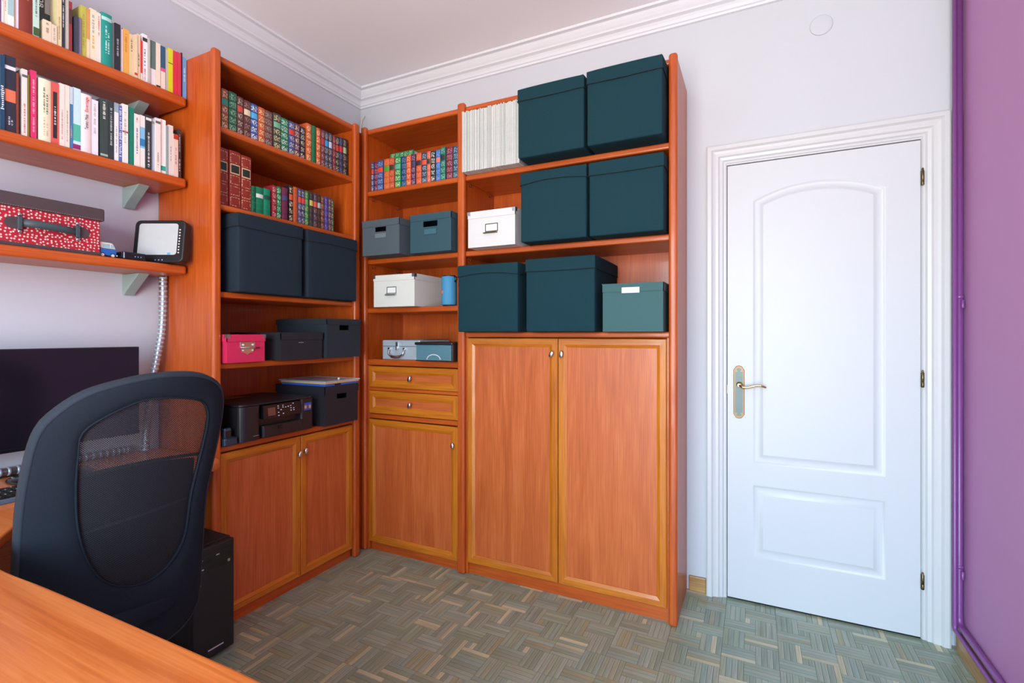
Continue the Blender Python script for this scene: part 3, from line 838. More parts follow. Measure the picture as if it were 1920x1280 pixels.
# measured book runs: start, thickness, height (metres), colour, description
TOP_ROW = [
    (0.702, 0.002, 0.23, '5b3a66', 'purple sliver of a book at the photo edge', []),
    (0.704, 0.007, 0.235, 'e6d9d6', 'pale pink paperback beside the purple sliver', [('text', 0.3, 0.8, 'b08a86')]),
    (0.711, 0.008, 0.228, 'e3dccb', 'cream paperback third from the photo edge', [('text', 0.2, 0.7, '8c7a66')]),
    (0.719, 0.016, 0.24, 'dfe6e8', 'white book with a pale blue picture on its spine', [('band', 0.15, 0.6, '9fc0c4')]),
    (0.735, 0.004, 0.22, 'c9ab7c', 'thin tan book left of the lavender one', []),
    (0.739, 0.008, 0.236, 'dcd3e2', 'lavender white book left of the dark red hardback', []),
    (0.747, 0.034, 0.245, '7c2f24', 'thick dark red hardback with gold lettering', [('text', 0.45, 0.95, 'd8a64e')]),
    (0.782, 0.016, 0.235, 'b9d8cc', 'mint green book with slanted black lettering', [('band', 0.02, 0.14, '3d5a2f'), ('text', 0.3, 0.95, '27403c')]),
    (0.845, 0.013, 0.235, 'd9cda0', 'pale yellow book with a map on its spine', [('text', 0.1, 0.45, '9f9468')]),
    (0.858, 0.01, 0.24, '2b313c', 'navy book with fine white lettering, right of the map spine', [('text', 0.3, 0.9, 'cfd6da')]),
    (0.868, 0.011, 0.238, 'b9b7ac', 'plain light grey book right of the navy one', []),
    (0.879, 0.01, 0.177, '8e2f33', 'dark red book with a mottled picture on its spine', [('band', 0.55, 0.85, '4d2b2f')]),
    (0.905, 0.009, 0.135, '8f82a6', 'lilac crinkled spine left of the olive book', []),
    (0.915, 0.016, 0.185, 'b9b64e', 'olive yellow book with faint lettering', [('text', 0.2, 0.85, '8f8c3d')]),
    (0.931, 0.011, 0.184, 'cf9856', 'orange tan worn paperback right of the olive book', [('band', 0.0, 0.4, 'e5cfae')]),
    (0.942, 0.02, 0.191, 'e6dcc2', 'cream book with teal and yellow spine lettering', [('text', 0.55, 0.9, '2f9a97'), ('text', 0.25, 0.5, 'd8a83f')]),
    (0.962, 0.013, 0.187, 'e4ddd2', 'off white book with red spine lettering, left of the teal hardback', [('text', 0.55, 0.95, 'c95745')]),
    (0.975, 0.034, 0.196, '0f8f84', 'wide glossy teal hardback with white lettering', [('text', 0.25, 0.8, 'd6ece6'), ('band', 0.86, 0.93, 'a9d6ce')]),
    (1.009, 0.009, 0.175, '5e6a6c', 'thin slate grey book right of the teal hardback', []),
    (1.018, 0.019, 0.179, '23222b', 'black book with small white lettering', [('text', 0.3, 0.7, 'b9b6bd')]),
    (1.037, 0.009, 0.168, 'd8d0e0', 'thin lavender white book left of the amber one', []),
    (1.046, 0.021, 0.176, 'e0a64f', 'amber yellow paperback', [('text', 0.5, 0.9, 'b98236')]),
    (1.067, 0.017, 0.166, 'dcc59a', 'sandy cream paperback right of the amber one', [('text', 0.6, 0.9, '6b5a44')]),
    (1.084, 0.011, 0.17, 'dfcdaa', 'cream paperback with a tiny red mark at its foot', [('band', 0.08, 0.14, 'c03a30')]),
    (1.095, 0.011, 0.18, 'dcc5a0', 'tan paperback with black lettering left of the red strip', [('text', 0.3, 0.6, '3a2f28')]),
    (1.106, 0.007, 0.159, 'cf3a30', 'narrow red and cream book left of the white one', [('band', 0.0, 0.2, 'e8dccb')]),
    (1.113, 0.018, 0.191, 'e9e8ec', 'white book with black and red lettering', [('text', 0.35, 0.7, '222222'), ('text', 0.05, 0.3, 'c23a34'), ('band', 0.85, 0.93, '333333')]),
    (1.131, 0.008, 0.182, 'b7b9ae', 'thin grey green book right of the white one', []),
    (1.139, 0.023, 0.181, '55706c', 'grey green book with a white foot', [('band', 0.0, 0.38, 'e2dfe0')]),
    (1.162, 0.016, 0.181, 'e6d8c4', 'cream book with a black foot', [('band', 0.0, 0.06, '222222')]),
    (1.178, 0.018, 0.177, '2f5672', 'blue topped book with a pink dot and cream foot', [('band', 0.0, 0.42, 'e4d8c6'), ('band', 0.42, 0.5, 'd05a86')]),
    (1.196, 0.011, 0.173, 'b9bdb0', 'thin sage grey book left of the lime one', []),
    (1.207, 0.019, 0.183, 'cfd41f', 'lime yellow book with a thin black stripe', [('band', 0.66, 0.68, '222222')]),
    (1.226, 0.017, 0.182, 'cf2f47', 'crimson book beside the lime one', []),
    (1.243, 0.016, 0.184, 'c9384e', 'rose red book beside the blue end book', []),
    (1.259, 0.005, 0.189, '26222e', 'very thin black book between rose red and blue', []),
    (1.264, 0.017, 0.174, '6d9cca', 'sky blue book at the right end', [('text', 0.4, 0.75, 'dbe8f2')]),
]
TOP_BACK = [
    (0.798, 0.007, 0.235, 'c99a72', 'tan book behind the short cream pair', []),
    (0.805, 0.024, 0.232, '2c3438', 'dark book with the numerals 1808 in white', [('word', '1808', 0.45, 0.95, 'e8e8e0')]),
    (0.829, 0.016, 0.236, 'a9aca2', 'grey book with a dark green picture, behind the short cream pair', [('band', 0.25, 0.5, '1f3a36')]),
    (0.889, 0.016, 0.168, '6a4a80', 'purple book behind a short slate one', []),
]
TOP_FRONT = [
    (0.807, 0.022, 0.071, 'dfcfb6', 'short cream book in front of the dark 1808 spine', [('text', 0.4, 0.9, '8a7560')]),
    (0.829, 0.015, 0.067, 'd9ccb4', 'second short cream book with faint grey lettering', [('text', 0.2, 0.9, '8f8b8a')]),
    (0.894, 0.011, 0.131, '39404e', 'short slate blue book in front of the purple one', []),
]
MID_ROW = [
    (0.702, 0.011, 0.241, '123f5e', 'deep blue book with white stripe lettering at the photo edge', [('stripes', 0.28, 0.6, 'dfe8ee')]),
    (0.713, 0.028, 0.248, '262838', 'thick navy black book with an orange emblem', [('band', 0.4, 0.56, 'e0714f'), ('band', 0.82, 0.87, 'd8dbe2'), ('text', 0.1, 0.22, 'c8ccd6')]),
    (0.741, 0.005, 0.2, '7c3b2c', 'thin russet book right of the thick navy one', []),
    (0.754, 0.014, 0.221, 'd9d7d2', 'white book with red lettering along the spine', [('text', 0.05, 0.5, 'c0504a'), ('band', 0.88, 0.92, '555a60')]),
    (0.768, 0.006, 0.208, '77701f', 'olive book left of the magenta one', []),
    (0.776, 0.016, 0.228, 'd12f66', 'magenta pink book with pale lettering', [('text', 0.1, 0.9, 'efa9bf')]),
    (0.797, 0.033, 0.212, 'e8e3c2', 'wide pale yellow book with two lines of black lettering', [('text', 0.45, 0.9, '3a3a36'), ('text', 0.1, 0.4, 'c99a8a')]),
    (0.83, 0.022, 0.213, 'd05a52', 'coral red book with a long black title panel', [('panel', 0.1, 0.85, '2b2829')]),
    (0.852, 0.015, 0.218, 'e8d9cf', 'blush white paperback right of the coral book', [('text', 0.1, 0.6, 'a89a92')]),
    (0.867, 0.014, 0.219, 'e3dacb', 'ivory paperback left of the blue and orange one', [('text', 0.1, 0.6, 'a59c8c')]),
    (0.881, 0.01, 0.219, '3f78a8', 'blue book with orange lettering near its foot', [('text', 0.18, 0.38, 'f0a848'), ('band', 0.72, 1.0, 'b9cfdd')]),
    (0.891, 0.023, 0.222, 'bfe0e8', 'pale aqua book with a green blot', [('band', 0.15, 0.42, '4fb39c'), ('band', 0.02, 0.1, '8f2a68')]),
    (0.914, 0.032, 0.211, 'ead9d8', 'wide blush book with black and red title', [('word2', 'Terenci Moix', 'Esventage', 0.4, 0.95, '2a2424')]),
    (0.946, 0.021, 0.203, 'e2e2ee', 'white lavender book right of the wide blush one', [('text', 0.4, 0.95, 'a8a692')]),
    (0.972, 0.025, 0.217, '33433f', 'dark grey green book with a bold white title', [('text', 0.65, 0.97, 'e3e6dc'), ('band', 0.03, 0.07, '9fb0a0')]),
    (0.997, 0.019, 0.219, '2b3638', 'charcoal book with fine white lettering, right of the bold titled one', [('text', 0.25, 0.9, 'bcc6c6')]),
    (1.016, 0.015, 0.22, '8fa7b4', 'grey blue topped white book', [('band', 0.0, 0.84, 'e6e6e4'), ('text', 0.15, 0.6, '8a8f9a')]),
    (1.031, 0.011, 0.215, '5a6aa8', 'blue and white patterned thin book', [('stripes', 0.1, 0.95, 'd6dcec')]),
    (1.042, 0.02, 0.226, 'e9e6dc', 'ivory book with grey lettering and a red dot', [('text', 0.35, 0.9, '9a9a94'), ('band', 0.52, 0.55, 'a04a44')]),
    (1.062, 0.022, 0.224, '0f7a63', 'plain deep green book', []),
    (1.084, 0.02, 0.206, 'e9e4de', 'white book with spaced blue capitals', [('text', 0.25, 0.75, '4a6a8a'), ('text', 0.85, 0.95, 'b05a50')]),
    (1.104, 0.019, 0.209, 'ece5de', 'white book with a sky blue picture', [('band', 0.38, 0.78, '7fbfe0'), ('band', 0.42, 0.56, '2b7fb4')]),
    (1.123, 0.021, 0.217, '2a3336', 'charcoal book with white lettering and a small bird mark', [('text', 0.05, 0.7, 'dfe3e2'), ('band', 0.9, 0.95, 'dfe3e2')]),
    (1.144, 0.014, 0.211, 'a9bccb', 'pale grey blue thin book with a round mark', [('band', 0.9, 0.95, '8a8e78')]),
    (1.158, 0.02, 0.218, 'e9e1d6', 'cream book with a dark square mark at its top', [('band', 0.9, 0.95, '5c6468'), ('text', 0.1, 0.4, '9a948a')]),
    (1.178, 0.022, 0.222, 'eeeae2', 'white book with a small green mark at its foot', [('band', 0.06, 0.15, '2fa28c')]),
    (1.2, 0.009, 0.202, '8aa0a2', 'thin grey teal book right of the green marked one', []),
    (1.209, 0.018, 0.209, 'd6d3ca', 'pale grey book third group from the right end', [('text', 0.3, 0.6, 'a0988c')]),
    (1.227, 0.019, 0.178, 'dcc9bb', 'short cream book with a red top', [('band', 0.88, 1.0, 'b03a2c'), ('text', 0.3, 0.7, '8f8078')]),
    (1.246, 0.013, 0.204, '3b3231', 'dark brown book at the right end with white lettering', [('text', 0.1, 0.4, 'dcd6cf'), ('text', 0.55, 0.9, 'b9b0a8')]),
]
CLASSIC_UPPER = [
    (1.327, 0.02, 0.175, '0f5a40', None, None, 'plain dark green classic volume at the left end'),
    (1.35, 0.03, 0.176, '9a5a34', 'e5d3a4', '2f9a7f', 'brown and cream classic volume with a green label'),
    (1.381, 0.037, 0.177, '0f5e46', '8fb08a', None, 'green classic volume with gilt sunburst panels'),
    (1.419, 0.029, 0.171, '5b3530', 'b0a490', 'c0483a', 'dark brown classic volume with a red label'),
    (1.449, 0.034, 0.168, '562a2e', '8f7a66', 'ddd0b0', 'maroon brown classic volume with a cream label'),
    (1.484, 0.037, 0.169, '2f5590', 'dfe4ea', '4fb0e0', 'blue and white patterned classic volume with a sky label'),
    (1.523, 0.034, 0.168, 'b8552f', 'e6c690', None, 'terracotta classic volume with cream panels'),
    (1.557, 0.041, 0.168, '6b3a3a', '8f9484', None, 'maroon classic volume with grey medallions'),
    (1.601, 0.042, 0.173, '3c3f36', 'c9c690', '6fae8c', 'sage cream classic volume with dark bands'),
    (1.645, 0.041, 0.168, '0a7a52', 'cfe0cc', None, 'bright green classic volume with silver ornaments'),
    (1.687, 0.035, 0.167, '3c4a80', 'c6c4b8', 'd0412f', 'blue grey classic with a red label beside the bright green'),
    (1.723, 0.031, 0.17, '5a3560', 'e0c48a', None, 'purple classic volume with cream panels'),
    (1.757, 0.029, 0.166, '22262a', 'c9c4b0', None, 'black classic volume with cream panels'),
    (1.793, 0.032, 0.197, 'c25a30', 'e6c088', None, 'tall orange classic volume with cream panels'),
    (1.827, 0.027, 0.198, '0a7348', None, None, 'plain green classic volume between two orange ones'),
    (1.858, 0.028, 0.198, 'c4582e', 'e8c58c', None, 'orange classic volume right of the plain green one'),
    (1.887, 0.026, 0.198, '6b2f38', 'a08a84', 'b03c40', 'burgundy classic volume with a red label'),
    (1.914, 0.026, 0.199, '33405e', 'a09c86', '2f9ad6', 'navy grey classic volume with a bright sky label'),
    (1.942, 0.024, 0.201, '33405e', 'a8a48c', 'c8d2d8', 'navy grey classic volume with a silver label'),
    (1.968, 0.021, 0.198, '752a34', 'b08078', None, 'thin burgundy classic volume near the right end'),
    (1.991, 0.025, 0.201, '26282c', 'b8ae92', 'cf4434', 'black and cream classic volume with a red label'),
    (2.017, 0.026, 0.205, '2f335a', '6a6c86', 'c03c40', 'navy classic volume with a red label near the right end'),
    (2.045, 0.026, 0.209, '2c2a28', 'a09a80', '9fbf90', 'dark classic volume with a pale green label'),
    (2.073, 0.02, 0.209, '2e2b2c', '8f8a7c', 'b5483c', 'dark classic volume at the right end'),
]
CLASSIC_LOWER = [
    (1.329, 0.049, 0.248, '8a2a20', 'd8b88a', '1f2a24', 'left of three large dark red volumes with gilt frames'),
    (1.382, 0.053, 0.25, '8a2a20', 'd8b88a', '1f2a24', 'middle of three large dark red volumes with gilt frames'),
    (1.438, 0.05, 0.247, '8a2a20', 'd8b88a', '1f2a24', 'right of three large dark red volumes with gilt frames'),
    (1.489, 0.019, 0.123, '0a6a48', '1c2e28', None, 'green volume with a dark medallion beside the large red set'),
    (1.509, 0.04, 0.126, '0a7a54', '10604a', 'd0d8cc', 'wide green volume with a round emblem at its foot'),
    (1.55, 0.035, 0.129, '0a7f5c', None, '1c4a40', 'green volume with a dark band left of the burgundy one'),
    (1.595, 0.023, 0.155, '8a2530', 'c08a84', None, 'burgundy volume with gilt bands on the lower shelf'),
    (1.62, 0.026, 0.157, '0a6f46', 'a8c8a0', None, 'green volume with gilt bands on the lower shelf'),
    (1.648, 0.032, 0.16, '6b2440', '5a3050', '3a4a70', 'plum volume with a navy label'),
    (1.689, 0.023, 0.18, '20242a', 'c6b890', 'd0532f', 'black volume with cream squares and an orange label'),
    (1.714, 0.025, 0.179, 'b4562c', '9a4a28', None, 'rust orange volume with dark dots'),
    (1.741, 0.021, 0.178, '46466a', '9a98a0', 'd0503c', 'grey blue volume with a coral label, left of its twin'),
    (1.763, 0.022, 0.178, '3a4260', '9aa0a0', 'cf4444', 'blue grey volume with a red label, right of its twin'),
    (1.786, 0.024, 0.179, '1f8a4a', 'a0a860', None, 'green volume with olive panels'),
    (1.811, 0.024, 0.18, '34302e', '54504a', 'c6b860', 'dark volume with a straw label'),
    (1.837, 0.026, 0.179, '3a3a4a', '9a6a50', 'd0583c', 'dark blue and rust volume with an orange label'),
    (1.865, 0.022, 0.18, '3a2a24', '5c4a3a', 'b0b4b8', 'dark brown volume with a silver label'),
    (1.889, 0.024, 0.181, '6a3a2c', 'a08060', None, 'brown volume with gilt specks'),
    (1.914, 0.022, 0.181, '4a3f8a', '7a70a8', None, 'violet volume near the lower right end'),
    (1.938, 0.02, 0.181, '4a3c60', 'b0845c', None, 'tan and violet volume near the lower right end'),
    (1.96, 0.017, 0.177, '1f6a44', 'a8a080', None, 'green and tan volume at the lower right end'),
]
CLASSIC_BACK = [
    (-2.02, 0.034, 0.174, '2f4a80', 'b8bcb0', 'd0482f', 'blue classic volume with two red labels at the left end'),
    (-1.984, 0.026, 0.173, '6b2440', 'a87888', None, 'thin burgundy classic volume beside the blue end one'),
    (-1.956, 0.041, 0.176, '2b4f90', '8fa4b8', 'e0452f', 'blue classic volume with one large red label'),
    (-1.911, 0.039, 0.179, 'c0602f', 'd0804a', '4a9a34', 'orange classic volume with a green label'),
    (-1.87, 0.036, 0.179, 'b8482f', 'd08060', '3a3a2e', 'orange red classic volume with a dark label'),
    (-1.83, 0.041, 0.178, '0a8048', 'c8d8a0', '5aa890', 'bright green classic volume with gilt fans'),
    (-1.787, 0.034, 0.175, '24406a', '6a88a8', None, 'navy classic volume right of the bright green one'),
    (-1.749, 0.031, 0.175, 'c8502a', 'e0a878', None, 'vivid orange classic volume with cream flowers'),
    (-1.716, 0.027, 0.176, '4a2a48', '9a88a0', '3c4460', 'dark plum classic volume with a slate label'),
    (-1.683, 0.036, 0.176, 'c4532f', 'd8805a', '2e2e2c', 'broad orange classic volume with a black label'),
    (-1.644, 0.033, 0.173, '2a4058', '9aaab0', 'd8503a', 'navy classic volume with a red label'),
    (-1.61, 0.023, 0.174, 'c8604a', 'd88a70', '3a3c30', 'salmon classic volume with a black label'),
    (-1.583, 0.028, 0.172, '23282a', 'd0d0c0', None, 'black and cream banded classic volume'),
    (-1.553, 0.029, 0.173, '3a6ab0', '7a98cc', 'd07868', 'cornflower blue classic volume with a pink label'),
    (-1.52, 0.032, 0.182, '0a6a58', '7ab09a', '1c2e2c', 'deep teal green classic volume'),
    (-1.483, 0.041, 0.175, '6b1f34', 'a87884', None, 'wide burgundy classic volume near the right end'),
    (-1.439, 0.034, 0.174, '264a66', '88a8b0', None, 'slate blue classic volume at the right end'),
]

# ================================================================== BOOKS
def arc_x(th, bulge, f0, f1, n=6):
    """points across a spine from fraction f0 to f1 of its width, y negative to the front"""
    return [((f - .5) * th, -bulge * (1 - (2 * f - 1) ** 2)) for f in [f0 + (f1 - f0) * i / n for i in range(n + 1)]]
def patch(m, th, bulge, f0, f1, z0, z1, off=.0005, n=6):
    p = arc_x(th, bulge, f0, f1, n if bulge else 1)
    pts = [(x, y - off) for x, y in p] + [(x, y + .0006) for x, y in reversed(p)]
    return m.prism(pts, 'z', z0, z1)
def glyphs(m, th, bulge, z0, z1, fc=.5, fw=.36, seed=0):
    """small print running along a spine"""
    r = random.Random(seed); z = z0; step = min(.0032, max(.0018, th * .16))
    while z < z1 - step:
        if r.random() < .86:
            w = fw * r.choice((.7, .7, .85, 1.0)); patch(m, th, bulge, fc - w / 2, fc + w / 2, z, z + step * r.choice((.45, .6, .75)), .0006, 2)
        z += step * (1.15 if r.random() < .85 else 2.0)
    return m
def book(label, loc, rotz, th, h, depth, col, group, deco=(), classic=None, cat='book', name='book', tilt=None, bulge=None, rough=.4):
    t = thing(name, label, cat, loc, rotz, group, tilt)
    if bulge is None: bulge = min(.003, th * .12) if classic else (min(.004, th * .1) if th > .028 else 0)
    tk = min(.0016, th * .22)
    p = arc_x(th, bulge, 0, 1, 6 if bulge else 1)
    prof = [(-th / 2, depth)] + p + [(th / 2, depth), (th / 2 - tk, depth), (th / 2 - tk, .0025)] + [(-th / 2 + tk, .0025), (-th / 2 + tk, depth)]
    cv = link('cover', MB().prism(prof, 'z', 0, h).mesh('cover'), cmat(col, rough), t)
    link('pages', bx(-th / 2 + tk, th / 2 - tk, .003, depth - .004, .003, h - .004).mesh('pages'), M_PAGE, t)
    sd = int(abs(loc[1] * 9173 + loc[0] * 7351 + loc[2] * 31))
    for k, d in enumerate(deco):
        if d[0] == 'band': link('spine_band', patch(MB(), th, bulge, .02, .98, h * d[1] + .0004, h * d[2] - .0004, .0003 + .0002 * k).mesh('spine_band'), cmat(d[3], rough), cv)
        elif d[0] == 'panel': link('title_panel', patch(MB(), th, bulge, .22, .74, h * d[1], h * d[2], .0004).mesh('title_panel'), cmat(d[3], rough), cv); link('lettering', glyphs(MB(), th, bulge, h * (d[1] + .22), h * (d[2] - .22), .48, .26, sd).mesh('lettering'), cmat('e4ddd8'), cv)
        elif d[0] == 'stripes':
            m = MB(); r = random.Random(sd); z = h * d[1]
            while z < h * d[2]:
                patch(m, th, bulge, r.uniform(.1, .4), r.uniform(.6, .95), z, z + .0035, .0006); z += r.choice((.0065, .0065, .011))
            link('lettering', m.mesh('lettering'), cmat(d[3]), cv)
        elif d[0] == 'text':
            m = MB()
            if th > .026: glyphs(m, th, bulge, h * d[1], h * d[2], .42, .16, sd + k); glyphs(m, th, bulge, h * d[1], h * (d[1] + .72 * (d[2] - d[1])), .66, .16, sd + k + 5)
            else: glyphs(m, th, bulge, h * d[1], h * d[2], .5, .36, sd + k)
            link('lettering', m.mesh('lettering'), cmat(d[3]), cv)
        elif d[0] in ('word', 'word2'):
            words = [(d[1], d[2], d[3], d[4])] if d[0] == 'word' else [(d[1], d[3], d[3] + .26, d[5]), (d[2], d[4] - .25, d[4], 'd0382f')]
            for w, a, b, c in words:
                me = text_mesh(w, .01)
                xs = [v.co.x for v in me.vertices]; L_ = max(xs) - min(xs); ys = [v.co.y for v in me.vertices]; H_ = max(ys) - min(ys)
                s1 = h * (b - a) / L_; s2 = min(s1 * 1.5, th * (.62 if d[0] == 'word' else .4) / H_); s1 = min(s1, s2 * 1.6)
                zc = h * (a + b) / 2
                down = d[0] == 'word'   # read downwards or upwards
                sg_ = -1 if down else 1
                me.transform(Matrix(((0, -sg_ * s2, 0, 0), (0, 0, -1, -bulge - .0006), (sg_ * s1, 0, 0, zc), (0, 0, 0, 1))))
                link('lettering', me, cmat(c), cv)
    if classic:
        orn, lab = classic
        big = th > .03 and h > .21
        m = MB(); nrib = 5
        zs = [h * (.03 + .94 * i / nrib) for i in range(nrib + 1)]
        rb = patch(MB(), th, bulge, 0, 1, -.0016, .0016, .0012).mesh('raised_band')
        for z in zs[1:-1]: link('raised_band', rb, cmat(col, rough), cv).location = (0, 0, z)
        if orn:
            for i in range(nrib):
                if lab and i == (3 if not big else 3): continue
                a, b = zs[i] + .004, zs[i + 1] - .004
                link('gilt_panel', patch(MB(), th, bulge, .08, .92, a, b, .0004).mesh('gilt_panel'), ornament(col, orn), cv)
                if big: link('panel_centre', patch(MB(), th, bulge, .14, .86, a + .003, b - .003, .0007).mesh('panel_centre'), cmat(col, rough), cv)
        if lab:
            a, b = zs[3] + .003, zs[4] - .003
            if big:
                link('label_border', patch(MB(), th, bulge, .08, .92, a - .001, b + .001, .0004).mesh('label_border'), cmat('cdb78c'), cv)
                link('title_label', patch(MB(), th, bulge, .15, .85, a + .004, b - .004, .0008).mesh('title_label'), cmat(lab), cv)
                link('lettering', glyphs(MB(), th, bulge, a + .008, b - .008, .5, .5, sd).mesh('lettering'), M_GOLD, cv)
            else: link('title_label', patch(MB(), th, bulge, .05, .95, a, b, .0006).mesh('title_label'), cmat(lab), cv)
    return t

g_top = 'books on the topmost wall shelf'; g_mid = 'books on the middle wall shelf'
def shelf_row(rows, X, z, suffix, group, seed):
    r = random.Random(seed); prev = None
    for y0, th, h, col, d, deco in rows:
        if prev is not None and y0 < prev: th -= prev - y0; y0 = prev
        prev = y0 + th
        gapw = min(.0006, th * .06)
        book(d + suffix, (X - r.uniform(0, .006), y0 + th / 2, z + .0002), R(90), th - gapw, h, min(.15, r.uniform(.12, .15)), col, group, deco, rough=r.choice((.25, .35, .45)))
shelf_row(TOP_ROW, -2.163, 2.235, ', topmost wall shelf', g_top, 1)
shelf_row(TOP_BACK, -2.207, 2.235, ', topmost wall shelf', g_top, 2)
r_ = random.Random(5)
for y0, th, h, col, d, deco in TOP_FRONT:
    book(d + ', topmost wall shelf', (-2.160, y0 + th / 2, 2.2352), R(90), th - .0005, h, .042, col, g_top, deco)
shelf_row(MID_ROW, -2.163, 1.893, ', middle wall shelf', g_mid, 3)
def classic_row(rows, fn, z, suffix, group, rotz, seed, dmax=.15, lo=-9, hi=9):
    r = random.Random(seed); prev = None
    for a0, th, h, col, orn, lab, d in rows:
        if prev is not None and a0 < prev: th -= prev - a0; a0 = prev
        if a0 < lo: th -= lo - a0; a0 = lo
        th = min(th, hi - a0)
        prev = a0 + th
        book(d + suffix, fn(a0 + th / 2, r.uniform(0, .006)) + (z + .0002,), rotz, th - .0006, h, dmax, col, group, (), (orn, lab), name='classic_book')
classic_row(CLASSIC_UPPER, lambda a, j: (-2.034 - j, a), 2.112, ', upper shelf of left bookcase', 'classic books on the left bookcase upper shelf', R(90), 6, lo=1.3175, hi=2.075)
classic_row(CLASSIC_LOWER, lambda a, j: (-2.034 - j, a), 1.785, ', second shelf of left bookcase', 'classic books on the left bookcase second shelf', R(90), 7, lo=1.3175, hi=2.075)
classic_row(CLASSIC_BACK, lambda a, j: (a, 2.228 + j), 2.063, ', narrow bookcase', 'classic books in the narrow bookcase', 0, 8, .12, -2.003, -1.3905)
g3 = 'classic books in the narrow bookcase'
for i, (x, w, col, d) in enumerate(((-1.62, .05, '2f2f5a', 'navy volume top showing behind the plum classic'), (-1.567, .055, '36366a', 'indigo volume top showing behind the broad orange classic'), (-1.51, .045, 'a8262e', 'red volume top showing behind the navy classic'), (-1.463, .05, '2c2c54', 'dark navy volume top showing behind the banded classic'), (-1.4125, .022, '7a1f2c', 'burgundy volume top showing behind the slate blue classic'))):
    book(d + ', narrow bookcase', (x + w / 2, 2.375, 2.0632), 0, w - .001, .205, .13, col, g3, (), (None, None), name='classic_book')
t = book('green gilt book lying flat on top of the upright classics', (-1.82, 2.265, 2.2645), 0, .034, .165, .12, '1f7a4c', g3, (), ('9fbf8a', None), name='classic_book')
t.rotation_euler = (0, R(90), 0); t.location = (-1.895, 2.27, 2.2660)

# magazines: a run of thin white spines
mw = thing
N_MAG = 44; mx0, mx1 = -1.338, -1.014
wd = (mx1 - mx0) / N_MAG
mr = random.Random(12)
MAGM = [cmat(c, .4) for c in ('c6cac6', 'bec4be', 'ccceca', 'b8beb8')]
mg = []
for i in range(4):
    th = wd - .0011
    mg.append((MB().prism([(-th / 2, .21), (-th / 2, .0006), (-th / 2 + .0008, 0), (th / 2 - .0008, 0), (th / 2, .0006), (th / 2, .21)], 'z', 0, .302 + .002 * i).mesh('cover'),
               glyphs(MB(), th, 0, .055, .23, .5, .3, 50 + i).mesh('lettering')))
for i in range(N_MAG):
    k = mr.randrange(4)
    t = thing('magazine', 'white magazine spine in the tight row beside the upper fabric boxes', 'magazine', (mx0 + wd * (i + .5), 2.152 + mr.uniform(0, .003), 2.0635), 0, 'white magazines on the wide bookcase')
    c = link('cover', mg[k][0], None, t)
    if not mg[k][0].materials: mg[k][0].materials.append(MAGM[k])
    l = link('lettering', mg[k][1], cmat('b9c2be'), c)
    t['origin'] = (0, 0, 0)

